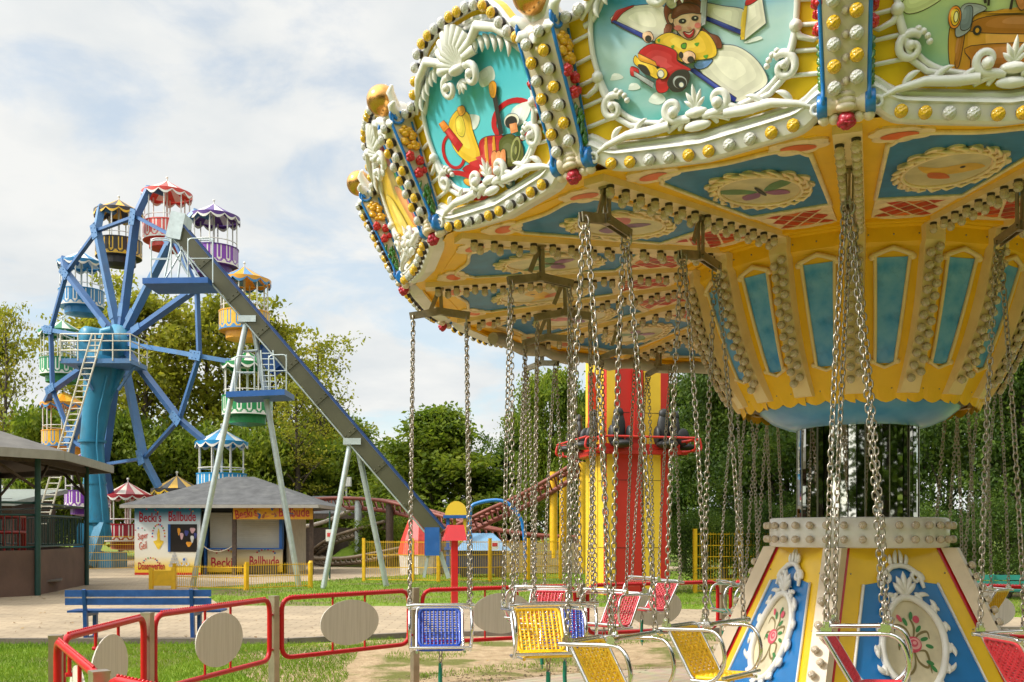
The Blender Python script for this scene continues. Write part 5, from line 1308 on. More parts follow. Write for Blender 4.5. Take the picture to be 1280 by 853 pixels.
GC = {0: ((.62,.055,.035),(.75,.70,.62),((.62,.09,.07),Wc),'red and white gondola at the very top of the wheel'),
 1: ((.085,.025,.20),(.70,.66,.62),((.22,.05,.38),Wc),'purple and white gondola with dark canopy behind the top of the slide'),
 2: ((.72,.33,.02),(.09,.24,.42),((.75,.42,.02),(.05,.22,.45)),'yellow gondola with orange and blue canopy beside the slide beam'),
 3: ((.015,.22,.06),(.72,.70,.60),((.015,.24,.07),Wc),'green and white gondola between the slide legs at the second platform'),
 4: ((.01,.24,.50),(.74,.73,.68),((.01,.25,.52),Wc),'bright light blue gondola just above the ball stall roof'),
 5: ((.03,.028,.03),(.75,.42,.03),((.03,.03,.03),(.72,.45,.02)),'black and yellow gondola low down peeking over the stall roof'),
 6: ((.38,.02,.03),(.72,.62,.52),((.36,.02,.035),Wc),'dark red gondola at the lowest point beside the blue column'),
 7: ((.13,.03,.24),(.68,.64,.62),((.19,.04,.33),Wc),'purple gondola low down seen through the pavilion'),
 8: ((.72,.30,.02),(.75,.45,.05),((.75,.40,.02),(.05,.22,.45)),'orange yellow gondola with blue loops above the pavilion roof'),
 9: ((.015,.20,.07),(.66,.66,.58),((.02,.25,.09),Wc),'dark green and white gondola at the far left of the wheel'),
 10: ((.02,.20,.42),(.68,.72,.74),((.03,.22,.46),Wc),'blue and white gondola at the upper left of the wheel'),
 11: ((.035,.03,.03),(.72,.36,.03),((.04,.035,.03),(.75,.45,.03)),'black and orange gondola at the top left of the red one')}
for i in range(12):
    c1, c2, bd, lab = GC[i]
    cc = {0:(.55,.06,.03),1:(.10,.04,.16),11:(.70,.28,.03),9:(.06,.22,.08)}.get(i)
    gondola(ends[i]+un*.20+Vector((0,0,.02)), c1, c2, bd, lab, i*.7)
# ================================================================== SLIDE BEAM
SD = 28.6
sl = empty('slide_tower', (at(345,735,SD).x, SD, 0), 0, 'long straight slide beam descending on two steel A frames with blue platforms', 'slide ride')
def S(px, py, o=0.): return at(px, py, SD+o)-sl.location
OLI = pm('beam_olive', (.085,.082,.045), .42, var=.16, vs=1.5, metal=.25, dirt=(.10,.09,.05), ds=2, damt=.5)
SBL = pm('slide_blue', (.015,.10,.34), .4, var=.12, vs=4, dirt=(.10,.14,.2), ds=4, damt=.4)
mb = MB(); a, b = S(222,288), S(548,668); u = (b-a).normalized(); nn = Vector((-u.z,0,u.x))*-1
mb.bar(a, b, .50, .40, up=nn); mb.build('beam', [OLI], sl)
mb = MB(); o = nn*-.235
for w_ in (-.27,.27): mb.bar(a+o+Vector((0,w_,0)), b+o+Vector((0,w_,0)), .05, .055, up=nn)
mb.build('beam_flange', [pm('flange_navy', (.010,.045,.17), .4, var=.15, vs=4)], sl)
for q_ in range(1,9):
    mb = MB(); c = a.lerp(b, q_/9.); mb.bar(c-u*.09, c+u*.09, .545, .435, up=nn)
    for w_ in (-.28,.28):
        for v_ in (-.16,0,.16): mb.sphere(c+nn*v_+Vector((0,w_,0)), .022, 6, 4)
    mb.build('beam_joint', [OLI], sl)
mb = MB(); mb.tube([a+nn*.24+Vector((0,-.2,0)), b+nn*.24+Vector((0,-.2,0))], .03, 6); mb.build('cable_conduit', [GALV], sl)
mb = MB(); mb.box(S(224,286), (.42,.66,.75), 0, Matrix.Rotation(rad(12),3,'Y')); mb.build('winch_head', [GALV], sl)
def aframe(ap, l, r_, rad_, brace):
    mb = MB(); mb.tube([S(*ap[:2],-.1)+Vector((-.1,0,0)), S(*l,-.5)], rad_, 10); mb.tube([S(*ap[:2],.1)+Vector((.1,0,0)), S(*r_,.3)], rad_, 10)
    mb.box(S(ap[0],ap[1]-3), (.5,.58,.18))
    for (x0,y0,x1,y1) in brace: mb.tube([S(x0,y0), S(x1,y1)], .035, 6)
    mb.build('a_frame', [GALV], sl)
aframe((312,404), (239,742), (375,740), .085, [(300,440,322,438)]); aframe((442,556), (404,736), (483,733), .082, [])
def deck(x0, x1, y, y2, d0, d1, name='platform'):
    mb = MB(); a = S(x0,y); b = S(x1,y2); mb.bar(a+Vector((0,0,0)), b, 1.25, .16); mb.build(name, [SBL], sl)
deck(188,268,358,357,0,0); deck(290,362,497,494,0,0)
def railing(pts, hgt, o):
    mb = MB()
    base = [S(x,y,o) for x,y in pts]
    mb.tube(fillet([base[0]]+[p+Vector((0,0,hgt)) for p in base]+[base[-1]], .12, 3), .019, 6)
    mb.tube([p+Vector((0,0,hgt*.55)) for p in base], .014, 6)
    for p in base: mb.tube([p, p+Vector((0,0,hgt))], .016, 6)
    mb.build('railing', [GALV], sl)
for o in (-.6,.6): railing([(189,354),(214,354)], 1.25, o); railing([(235,354),(266,354)], 1.25, o); railing([(294,490),(318,490)], 1.0, o); railing([(336,489),(358,488)], 1.0, o)
mb = MB()
for x0,y0,x1,y1 in ((215,300,205,352),(222,300,240,352),(205,352,232,305),(240,352,215,310),(252,352,232,318),(228,305,222,352)): mb.tube([S(x0,y0,-.2), S(x1,y1,-.2)], .028, 6)
mb.build('platform_strut', [GALV], sl)
mb = MB(); mb.bar(S(332,428,.35), S(356,462,.35), .10, .75, up=nn); mb.box(S(342,446,.3), (.7,.3,.75), 0, Matrix.Rotation(rad(49),3,'Y')); mb.build('side_guard', [SBL], sl)
mb = MB(); mb.box(S(541,677,.0), (.42,.58,.80)); mb.build('end_buffer', [SBL], sl)
mb = MB(); mb.bar(S(536,690,-.1), S(530,722,-.1), .08,.12); mb.bar(S(550,690,-.1), S(561,723,-.1), .08,.12); mb.build('end_leg', [GALV], sl)
mb = MB()                                                       # ladder under the second platform
for s in (0,.35):
    mb.tube([S(326,438,-.3)+Vector((s,0,0)), S(330,490,-.3)+Vector((s,0,0))], .025, 6)
for i in range(7): mb.tube([S(326+i*.6,442+i*7,-.3), S(326+i*.6,442+i*7,-.3)+Vector((.35,0,0))], .018, 5)
mb.build('ladder', [GALV], sl)
# ================================================================== BALL THROWING STALL
BD = 37.
st = empty('ball_stall', (at(252,715,BD).x, BD, 0), 0, "hip roofed throwing game stall with painted side wall reading Becki's Ballbude", 'stall')
k_ = BD/F
def B(px, z, y=0.): return Vector(((px-252)*k_, y, z))
def wall_grad(name, stops):
    m, nt, b = new_mat(name); N_ = nt.nodes; L_ = nt.links
    tc = N_.new('ShaderNodeTexCoord'); sx = N_.new('ShaderNodeSeparateXYZ'); L_.new(tc.outputs['Generated'], sx.inputs[0])
    r = N_.new('ShaderNodeValToRGB'); L_.new(sx.outputs['Z'], r.inputs[0]); el = r.color_ramp.elements
    for i, (p, c) in enumerate(stops):
        e = el[0] if i == 0 else el[len(el)-1] if i == len(stops)-1 else el.new(p)
        e.position = p; e.color = (*c,1)
    L_.new(r.outputs[0], b.inputs['Base Color']); b.inputs['Roughness'].default_value = .55
    return m
# airbrushed colour fades that belong to the sign painting itself
SIGNW = wall_grad('painted_side_wall', [(0,(.55,.02,.01)),(.035,(.55,.02,.01)),(.04,(.78,.50,.03)),(.12,(.80,.56,.06)),(.28,(.76,.72,.58)),(.62,(.74,.74,.70)),(.80,(.55,.66,.72)),(.95,(.03,.22,.42)),(1,(.02,.16,.32))])
COUNT = wall_grad('painted_counter', [(0,(.72,.42,.02)),(.2,(.72,.46,.04)),(.75,(.62,.55,.36)),(1,(.60,.55,.40))])
ROOFG = pm('bitumen_shingle', (.085,.085,.085), .85, var=.25, vs=3, bump=.5, bs=18, dirt=(.14,.14,.12), ds=1.5, damt=.5)
x0, x1 = B(169,0).x, B(251,0).x; X2 = B(350,0).x; X3 = B(392,0).x
mb = MB(); mb.box(((x0+x1)/2, 0, 1.24), (x1-x0, .12, 2.48)); swl = mb.build('side_wall', [SIGNW], st)
mb = MB(); mb.box((x0+.06, 2.3, 1.24), (.1,4.5,2.48)); mb.box(((x0+X2)/2, 4.6, 1.24), (X2-x0,.1,2.48)); mb.box((X2-.04,3.0,1.24),(.08,3.1,2.48)); mb.build('rear_wall', [pm('stall_cream', (.55,.50,.38), .6)], st)
mb = MB(); mb.box(((x1+X2)/2+.06, .45, .52), (X2-x1-.14, .12, .86)); cnt = mb.build('counter', [COUNT], st)
mb = MB(); mb.box(((x1+X2)/2+.06, .36, .97), (X2-x1-.1, .42, .05)); mb.build('counter_top', [SBL], st)
def shutter_mat():
    m = pm('roller_shutter', (.50,.47,.38), .5, var=.04); nt = m.node_tree; b = nt.nodes['Principled BSDF']
    tc = nt.nodes.new('ShaderNodeTexCoord'); w_ = nt.nodes.new('ShaderNodeTexWave'); w_.bands_direction = 'Z'; w_.inputs['Scale'].default_value = 4.2; nt.links.new(tc.outputs['Object'], w_.inputs['Vector'])
    bp = nt.nodes.new('ShaderNodeBump'); bp.inputs['Strength'].default_value = .6; bp.inputs['Distance'].default_value = .02; nt.links.new(w_.outputs['Fac'], bp.inputs['Height']); nt.links.new(bp.outputs['Normal'], b.inputs['Normal']); return m
mb = MB(); mb.box(((x1+X2)/2+.06, .62, 1.66), (X2-x1-.2, .05, 1.32)); mb.build('roller_shutter', [shutter_mat()], st)
mb = MB(); mb.box(((x1+X2)/2+.06, .72, 2.38), (X2-x1-.1, .1, .26)); mb.build('lintel', [BLACK], st)
mb = MB(); mb.box((x1+.05,.50,1.25),(.09,.3,2.46)); mb.build('corner_post', [SBL], st); mb = MB(); mb.box((X2-.06,.50,1.70),(.11,.3,1.5)); mb.build('corner_post', [SBL], st)
for px in (293.5,388):
    mb = MB(); mb.box(B(px,1.24,-.05 if px < 300 else .2), (.14,.14,2.48)); mb.build('timber_post', [WOODT], st)
mb = MB(); mb.box(((B(293,0).x+X3)/2, -.14, 2.31), (X3-B(293,0).x, .06, .50)); hd = mb.build('header_sign', [pm('header_orange', (.72,.34,.012), .5, var=.12, vs=3)], st)
ze = 2.60; ex0, ex1, ey0, ey1 = B(158,0).x, B(402,0).x, -.55, 5.2; rx0, rx1, ry = B(295,0).x-1.6, B(295,0).x, 2.6; zr_ = 3.78
rx0 = B(288,0).x-.9
mb = MB(); P4 = [(ex0,ey0,ze),(ex1,ey0,ze),(ex1,ey1,ze),(ex0,ey1,ze)]; R2 = [(rx0,ry,zr_),(rx1,ry,zr_)]
mb.add(P4+R2, [(0,1,5,4),(1,2,5),(2,3,4,5),(3,0,4)]); mb.add([(x,y,z-.10) for x,y,z in P4], [(3,2,1,0)]); mb.add(P4+[(x,y,z-.10) for x,y,z in P4], [(0,4,5,1),(1,5,6,2),(2,6,7,3),(3,7,4,0)])
rfs = mb.build('roof', [ROOFG], st)
mb = MB(); mb.bar((ex0,ey0-.02,ze-.07),(ex1,ey0-.02,ze-.07),.04,.12); mb.bar((ex0-.02,ey0,ze-.07),(ex0-.02,ey1,ze-.07),.04,.12); mb.bar((ex1+.02,ey0,ze-.07),(ex1+.02,ey1,ze-.07),.04,.12); mb.build('gutter', [pm('eave_board', (.33,.31,.27), .6)], rfs)
RT = cmat(.42,.012,.03)
def sign(txt, p0, p1, z, h, y, mat=RT, shear=0., rot=0., off=.014, parent=None):
    me = text_mesh(txt, 1., mat, .004, off, shear)
    xs_ = [v.co.x for v in me.vertices]; ys_ = [v.co.y for v in me.vertices]
    kx, ky = (p1-p0)*k_/(max(xs_)-min(xs_)), h/(max(ys_)-min(ys_)); cx_, cy_ = (max(xs_)+min(xs_))/2, (max(ys_)+min(ys_))/2
    for v in me.vertices: v.co = ((v.co.x-cx_)*kx, (v.co.y-cy_)*ky, v.co.z)
    o = put('lettering', me, parent or st, (B((p0+p1)/2,0).x, y, z)); o.rotation_euler = (pi/2, rot, 0); return o
sign("Becki's", 175, 202.5, 2.14, .36, -.068, parent=swl); sign('Ballbude', 211.5, 245.5, 2.17, .36, -.068, parent=swl)
sign('Dosenwerfen', 173.5, 206.5, .34, .27, -.068, parent=swl); sign('Super', 172.5, 186, 1.42, .30, -.068, cmat(.60,.09,.05), .4, -.2, .0, swl); sign('Geil', 174.5, 185, 1.10, .28, -.068, cmat(.60,.12,.06), .4, -.25, .0, swl)
sign("Becki'", 260, 289.5, .46, .40, .386, parent=cnt); sign('Ballbude', 308.5, 346, .50, .38, .386, parent=cnt)
sign("Becki's", 295.5, 322.5, 2.29, .34, -.174, cmat(.45,.015,.02), 0, -.14, parent=hd); sign('Ballbude', 350, 388, 2.33, .36, -.174, cmat(.45,.015,.02), parent=hd)
mb = MB(); y = -.066                                            # dark poster with pale and orange shapes
a, b = B(211,0).x, B(247,0).x
mb.box(((a+b)/2, y, 1.37), (b-a, .02, 1.02), 0); mb.box((a+.04, y-.012, 1.37), (.09,.012,1.02), 1)
for px, z, w_, h_, mi in ((224.5,1.75,.05,.13,2),(228,1.58,.06,.12,3),(234,1.69,.07,.1,4),(241.5,1.79,.09,.1,3),(241,1.47,.06,.13,5),(237,1.28,.10,.09,2),(245,1.6,.05,.1,4)):
    c = B(px,z-.13); V = [(c.x+p, y-.014, c.z+q) for p, q in wob(0,0,w_,h_,3,.3,.4,20)]; mb.add(V, [tuple(range(len(V)))], mi)
mb.build('poster', [cmat(.018,.014,.012), SBL, cmat(.75,.32,.03), cmat(.62,.38,.40), cmat(.05,.06,.25), cmat(.66,.66,.62)], st)
mb = MB(); y = -.070                                           # painted confetti arches, pyramid of cans, balls
cc_ = [cmat(.55,.03,.05), cmat(.02,.12,.45), cmat(.03,.28,.12), cmat(.75,.45,.03), cmat(.45,.45,.43), cmat(.80,.55,.05), cmat(.60,.60,.56)]
def dots(px, z, rx, rz_, a0, a1, n, s, yy):
    for i in range(n):
        t = a0+(a1-a0)*i/(n-1); c = B(px,z); V = [(c.x+rx*cos(t)+s*cos(q), yy, c.z+rz_*sin(t)+s*sin(q)) for q in [2*pi*j/8 for j in range(8)]]; mb.add(V, [tuple(range(8))], (0,1,0,2,0,3)[i % 6])
dots(199,1.45,.23,.42,pi*1.02,-.05,13,.032,y); dots(187,2.28,.35,.16,pi*.9,.1*pi,6,.03,y); dots(229,2.30,.4,.17,pi*.9,.1*pi,6,.03,y); dots(189,.44,.27,.20,pi*.95,.05*pi,9,.028,y); dots(176,1.62,.18,.13,pi*.9,.1*pi,4,.025,y)
dots(277,.72,.33,.20,pi*.85,.1*pi,7,.035,.377); dots(329,.74,.36,.20,pi*.85,.1*pi,8,.035,.377)
def blob(px, z, pts, mi, yy=y): c = B(px,z); V = [(c.x+p, yy, c.z+q) for p, q in pts]; mb.add(V, [tuple(range(len(V)))], mi)
blob(199,1.25,cr([(-.13,-.12),(0,-.30),(.13,-.12),(.19,.0),(.06,.06),(.05,.3),(0,.48),(-.05,.3),(-.06,.06),(-.19,.0)],4),5)
for r_ in range(5):
    for i in range(r_+1): blob(218.7, .82-.115*r_, [((i-r_/2)*.085+p, q) for p, q in ((-.036,-.05),(.036,-.05),(.036,.05),(-.036,.05))], 4)
for dx_, dz_ in ((-.09,-.05),(.09,-.06),(0,.1)): blob(231.5,.47,ell(dx_,dz_,.085,.085,16),6); blob(231.5,.47,ell(dx_-.02,dz_+.01,.04,.05,12),3 if dx_ else 1, y-.002)
mb.build('painted_motifs', cc_, st)
mb = MB(); y = -.174                                            # cartoon splashes on the header
c0 = B(338,2.31)
for i in range(34):
    r__ = random.Random(i); V = [(c0.x+r__.uniform(-1.0,.9)+p, y-.0003*i, c0.z+r__.uniform(-.2,.22)+q) for p, q in ell(0,0,r__.uniform(.03,.13),r__.uniform(.02,.07),10,r__.uniform(0,3))]
    dxy = r__.uniform(-1.0,.9); dzz = r__.uniform(-.17,.19); V = [(c0.x+dxy+p, y-.0004*i, c0.z+dzz+q) for p, q in ell(0,0,r__.uniform(.03,.12),r__.uniform(.02,.06),10,r__.uniform(0,3))]
    mb.add(V, [tuple(range(10))], i % 4)
mb.build('painted_splash', [cmat(.70,.20,.06), cmat(.75,.42,.06), cmat(.03,.10,.30), cmat(.40,.10,.02)], st)
mb = MB(); pr = [(B(253,1.10).x,.0,1.12),(B(262,0).x,-.05,.93),(B(273,0).x,-.06,.86),(B(285,0).x,-.05,.96),(B(293,0).x,-.06,1.12)]; mb.tube(cr(pr,5,False), .022, 6); mb.build('barrier_rope', [pm('rope', (.45,.38,.27), .8)], st)
mb = MB(); mb.box(B(322,.20,.30), (1.3,.06,.30)); mb.build('rubber_mat', [pm('brown_mat', (.10,.075,.04), .8)], st)
# ================================================================== PAVILION (left)
pv = empty('pavilion', (-18.2, 26.4, 0), 0, 'open octagonal pavilion with brown base wall and dark green posts', 'pavilion')
PG = pm('post_green', (.012,.055,.045), .4, var=.15); PBR = pm('panel_brown', (.115,.065,.045), .7, var=.2, vs=1.6, bump=.2, bs=8, dirt=(.06,.05,.02), ds=1.2, damt=.6)
def V8(i, r_, z): a = rad(-12.5+45*i); return Vector((r_*cos(a), r_*sin(a), z))
for i in range(8):
    a, b = V8(i,6.4,0), V8(i+1,6.4,0)
    if i in (6,7,0,1,2,3,4,5):
        mb = MB(); mb.bar(a+Vector((0,0,.57)), b+Vector((0,0,.57)), .10, 1.14); mb.build('base_wall', [PBR], pv)
        mb = MB()
        for z in (1.22,2.02,2.32): mb.tube([a+Vector((0,0,z)), b+Vector((0,0,z))], .028, 6)
        for q in range(1,26): p = a.lerp(b, q/26); mb.tube([p+Vector((0,0,1.2)), p+Vector((0,0,2.02))], .013, 5)
        mb.build('railing', [PG], pv)
    mb = MB(); mb.tube([V8(i,6.5,0), V8(i,6.5,3.55)], .075, 8); mb.build('post', [PG], pv)
    mb = MB(); mb.bar(V8(i,6.45,3.42), V8(i+1,6.45,3.42), .10,.16); 
    mb.bar(V8(i,6.45,2.7), V8(i,6.45,2.7).lerp(V8(i+1,6.45,3.4),.22)+Vector((0,0,.5)), .06,.06); mb.bar(V8(i+1,6.45,2.7), V8(i+1,6.45,2.7).lerp(V8(i,6.45,3.4),.22)+Vector((0,0,.5)), .06,.06)
    mb.bar(V8(i,6.45,3.3), Vector((0,0,5.0)), .12,.18); mb.build('roof_truss', [WOODT], pv)
mb = MB(); V = [V8(i,7.25,3.58) for i in range(8)]; ap = Vector((0,0,5.75))
for i in range(8): mb.add([V[i], V[(i+1) % 8], ap], [(0,1,2)])
for i in range(8): mb.add([V[i]-Vector((0,0,.06)), V[(i+1) % 8]-Vector((0,0,.06)), ap-Vector((0,0,.1))], [(2,1,0)], 1)
mb.build('roof', [pm('pavilion_felt', (.13,.12,.105), .85, var=.2, vs=2, bump=.4, bs=16), WOODT], pv)
mb = MB()
for i in range(8): mb.bar(V[i]-Vector((0,0,.09)), V[(i+1) % 8]-Vector((0,0,.09)), .05,.22)
mb.build('fascia', [pm('fascia_grey', (.30,.28,.23), .6)], pv)
mb = MB(); mb.lathe([(6.3,.3),(6.3,.34),(0,.34)], 8, 0, False); mb.build('floor', [pm('deck_grey', (.14,.12,.10), .8)], pv)
kr = empty('kiddie_ride', (-17.0, 27.6, .34), .4, 'small red and yellow children ride inside the pavilion', 'kiddie ride')
mb = MB(); mb.lathe([(2.8,0),(2.8,.35),(0,.35)], 24, 0, False); mb.build('turntable', [cmat(.30,.03,.03)], kr)
for i in range(7):
    a = i*2*pi/7; mb = MB(); c = Vector((2.0*cos(a),2.0*sin(a),.35)); mb.M = Matrix.Translation(c) @ Matrix.Rotation(a,4,'Z')
    mb.box((0,0,.4),(.5,1.2,.6)); mb.tube(fillet([(0,-.7,.5),(0,-.6,1.1),(0,.5,1.1),(0,.7,.5)],.3,5), .12, 8); mb.tube([(.0,0,.6),(0,0,1.5)],.04,6); mb.build('car', [[cmat(.75,.42,.03),cmat(.5,.03,.03),cmat(.03,.10,.4)][i % 3]], kr)
mb = MB(); mb.tube([(3.2*cos(i*.2618),3.2*sin(i*.2618),1.25) for i in range(24)],.05,6,True); mb.tube([(3.2*cos(i*.2618),3.2*sin(i*.2618),1.7) for i in range(24)],.05,6,True)
for i in range(24): mb.tube([(3.2*cos(i*.2618),3.2*sin(i*.2618),0),(3.2*cos(i*.2618),3.2*sin(i*.2618),1.7)],.04,6)
mb.build('guard_rail', [cmat(.50,.02,.02)], kr)
# shed behind the pavilion
sh = empty('wooden_shed', (-26, 44, 0), 0, 'low brown wooden shed with pale roof behind the pavilion', 'shed')
mb = MB(); mb.box((0,0,1.5),(10,4,3)); mb.build('wall', [WOODT], sh); mb = MB(); mb.box((0,-.3,3.12),(11,5,.2),0,Matrix.Rotation(rad(8),3,'X')); mb.build('roof', [cmat(.30,.33,.30)], sh)
# ================================================================== DROP TOWER
TD = 26.
tw = empty('drop_tower', (at(783,740,TD).x, TD, 0), rad(14), 'tall red and yellow drop tower with a ring of black seats', 'drop tower')
TR = pm('tower_red', (.50,.028,.018), .4, var=.07, vs=1.5, dirt=(.40,.02,.015), ds=1, damt=.4); TY = pm('tower_yellow', (.80,.52,.04), .4, var=.06, vs=1.5, dirt=(.6,.36,.04), ds=1.2, damt=.4)
w2 = .84
mb = MB()
def pil(x, y, sx, sy, mi, z=9.0): mb.box((x,y,z/2),(sx,sy,z),mi)
pil(0,0,1.1,1.1,2)
for q in range(4):
    R = Matrix.Rotation(q*pi/2,3,'Z')
    for x, mi, wd in ((-.37,0 if q != 3 else 1,.94),(.50,1,.68)):
        c = R @ Vector((x, -.72, 0)); s_ = (wd,.22,9.0) if q % 2 == 0 else (.22,wd,9.0); mb.box((c.x,c.y,4.5), s_, mi)
    for z in (1.2,2.9,4.6,6.3):
        for x in (-.54,.50):
            c = R @ Vector((x,-.835,0)); mb.box((c.x,c.y,z), (.62,.006,.012) if q % 2 == 0 else (.006,.62,.012), 2)
mb.build('mast', [TR, TY, BLACK], tw)
zs_ = 3.95
mb = MB()
for q in range(4):
    R = Matrix.Rotation(q*pi/2,4,'Z'); mb.M = R
    mb.box((0,-1.02,zs_-.36),(2.4,.26,.11)); mb.tube([(-1.25,-1.5,zs_-.02),(1.25,-1.5,zs_-.02)],.03,6); mb.box((-.05,-.93,zs_+.9),(.22,.14,1.7)); mb.box((0,-1.0,zs_-.22),(2.1,.06,.14))
    for x in (-1.25,1.25): mb.tube(fillet([(x,-1.0,zs_-.1),(x,-1.5,zs_-.02),(x,-1.55,zs_-.3),(x,-1.0,zs_-.36)],.1,4),.03,6)
mb.M = None; crg = mb.build('carriage', [TR], tw)
for q in range(4):
    for x in (-.62,.58):
        mb = MB(); mb.M = Matrix.Rotation(q*pi/2,4,'Z') @ Matrix.Translation((x,-1.05,zs_))
        mb.sphere((0,-.28,-.18),.27,12,8,0,(1.05,1.1,.40)); mb.sphere((0,-.05,.22),.26,12,8,0,(.72,.40,1.75)); mb.sphere((0,-.05,.60),.12,10,7,0,(1.15,.8,1.2))
        for s in (-1,1): mb.sphere((s*.23,-.16,.05),.12,10,7,0,(.55,1.5,2.0))
        mb.M = None; mb.build('seat', [BLACK], crg)
# ================================================================== MESH FENCES
FY = pm('fence_yellow', (.72,.42,.012), .42, var=.1, vs=6, dirt=(.45,.25,.02), ds=5, damt=.4)
def yfence(a, b, h, label, step=.09, posts=True, dens=(.0,.33,.66,1.0)):
    a = Vector((*a,0)); b = Vector((*b,0)); d = b-a; l = d.length
    t = empty('mesh_fence', a, atan2(d.y,d.x), label, 'mesh fence', 'yellow mesh fences')
    mb = MB(); n = int(l/step)
    for i in range(1,n): mb.box((i*l/n,0,h*.52),(.009,.009,h*.94))
    for z in dens: mb.box((l/2,0,.06+z*(h-.12)),(l,.018,.022))
    mb.build('wire_mesh', [FY], t)
    for x in (0., l) if posts else ():
        mb = MB(); mb.box((x,-.03,h*.52),(.09,.07,h*1.06)); mb.build('post', [FY], t)
    return t
def gp(px, d): return ((px-640)*d/F, d)
for i, (pa, pb, lab) in enumerate(((gp(455,32.3),gp(516,32.0),'yellow mesh fence bay right of the small A frame'),(gp(516,32.0),gp(548,31.8),'yellow mesh fence bay with the blue slide buffer in front'),(gp(548,31.8),gp(612,32.2),'yellow mesh fence bay behind the red mailbox post'),(gp(612,32.2),gp(660,33),'yellow mesh fence bay before the blue roofed play car'),(gp(660,33),gp(700,33.5),'yellow mesh fence bay left of the drop tower'))):
    yfence(pa, pb, 1.33, lab, .06)
for i, (pa, pb, lab) in enumerate(((gp(384,50),gp(420,50),'far yellow mesh fence bay right of the stall posts'),(gp(420,50),gp(470,50),'far yellow mesh fence bay in front of the coaster loop'),(gp(470,50),gp(530,50),'far yellow mesh fence bay beside the mound'),(gp(108,42),gp(170,43),'yellow mesh fence bay left of the painted stall wall at the column foot'))):
    yfence(pa, pb, 1.45, lab, .07, dens=(0,.25,.5,.75,1))
yfence(gp(219,28.2), gp(308,27.4), .68, 'low yellow mesh fence bay right of the gate in front of the stall', .07, dens=(0,.5,1))
yfence(gp(308,27.4), gp(388,28.6), .74, 'low yellow mesh fence bay under the header sign', .07, dens=(0,.5,1))
yfence(gp(868,26), gp(925,26.5), 1.6, 'shaded yellow mesh fence bay left of the carousel base', .08, dens=(0,.2,.4,.6,.8,1)); yfence(gp(925,26.5), gp(985,27), 1.6, 'shaded yellow mesh fence bay touching the carousel base', .08, dens=(0,.2,.4,.6,.8,1))
gt = empty('yellow_gate', (*gp(203,27.8),0), 0, 'small solid yellow gate behind the backrest of the blue bench', 'gate')
mb = MB(); mb.box((0,0,.31),(.52,.03,.42)); mb.build('gate_panel', [FY], gt)
for x in (-.31,.31): mb = MB(); mb.box((x,0,.30),(.11,.09,.60)); mb.build('gate_post', [FY], gt)
bp_ = empty('yellow_bollard', (*gp(388,28.5),0), 0, 'short yellow bollard at the foot of the right stall post', 'bollard'); mb = MB(); mb.tube([(0,0,0),(0,0,.7)],.07,10); mb.sphere((0,0,.7),.07,10,6); mb.build('shaft', [FY], bp_)
# ================================================================== ROLLER COASTER, PLAYGROUND, SMALL THINGS
rcst = empty('roller_coaster', (at(520,680,44).x, 44, 0), 0, 'low winding roller coaster with rust red lattice track', 'roller coaster')
RUST = pm('track_rust', (.20,.050,.030), .55, var=.25, vs=2); TRK = pm('track_brown', (.16,.115,.07), .6, var=.3, vs=2)
def track(pts, mat, lat=.45, depth=.45):
    P = cr([tuple(at(*p)-rcst.location) for p in pts], 6, False); mb = MB(); P = [Vector(p) for p in P]
    for s in (-lat,lat): mb.tube([p+Vector((s*.35,s,0)) for p in P], .075, 6)
    mb.tube([p-Vector((0,0,depth)) for p in P], .10, 6)
    for i in range(0,len(P)):
        mb.tube([P[i]+Vector((-lat*.35,-lat,0)), P[i]+Vector((lat*.35,lat,0))],.035,4); mb.tube([P[i]+Vector((-lat*.35,-lat,0)), P[i]-Vector((0,0,depth))],.035,4); mb.tube([P[i]+Vector((lat*.35,lat,0)), P[min(i+1,len(P)-1)]-Vector((0,0,depth))],.035,4)
    mb.build('track', [mat], rcst)
track([(392,625,48),(430,623,47),(480,626,45),(520,635,44),(560,646,43),(610,660,42),(660,668,42),(720,672,42)], RUST)
track([(540,672,40),(570,660,40),(610,640,40),(650,622,39),(690,600,38),(726,578,38)], RUST)
track([(486,652,45),(450,662,46),(420,672,47),(398,686,48),(394,694,48),(404,698,46),(440,697,45),(480,690,44),(520,682,44)], TRK, .4, .25)
for px, y0, d, m in ((487,630,44.5,WOODT),(448,626,46,GALV),(692,590,38.2,FY),(704,592,39.5,FY),(728,578,38,FY)):
    a = at(px,y0,d)-rcst.location; mb = MB(); mb.tube([a, Vector((a.x,a.y,0))], .17 if m is not FY else .15, 10); mb.build('support', [m], rcst)
stn = empty('roofed_stand', (at(440,690,54).x, 54, 0), 0, 'low roofed stand with dark shingle roof behind the coaster curve', 'stand')
mb = MB(); mb.add([(-4.2,-2,2.55),(3.2,-2,2.55),(3.2,3,2.55),(-4.2,3,2.55),(-2.2,.5,3.55),(1.2,.5,3.55)], [(0,1,5,4),(1,2,5),(2,3,4,5),(3,0,4),(3,2,1,0)]); mb.build('roof', [ROOFG], stn)
mb = MB(); mb.box((-.5,-1.95,2.42),(7.2,.08,.28)); mb.build('fascia', [WOODT], stn)
for x in (-3.6,-.6,2.6): mb = MB(); mb.box((x,-1.6,1.27),(.2,.2,2.54)); mb.build('post', [SBL if x == -.6 else WOODT], stn)
mb = MB(); mb.tube([(-.3,0,3.3),(-.3,0,4.2)],.05,6); mb.box((-.3,0,4.3),(.5,.4,.5)); mb.build('roof_lamp', [POSTM], stn)
ch_ = empty('brown_hut', (at(370,690,49).x, 49, 0), 0, 'small dark hut with pale curved roof seen through the right stall posts', 'hut')
mb = MB(); mb.box((0,0,.9),(5.4,1.6,1.8)); mb.build('wall', [WOODT], ch_)
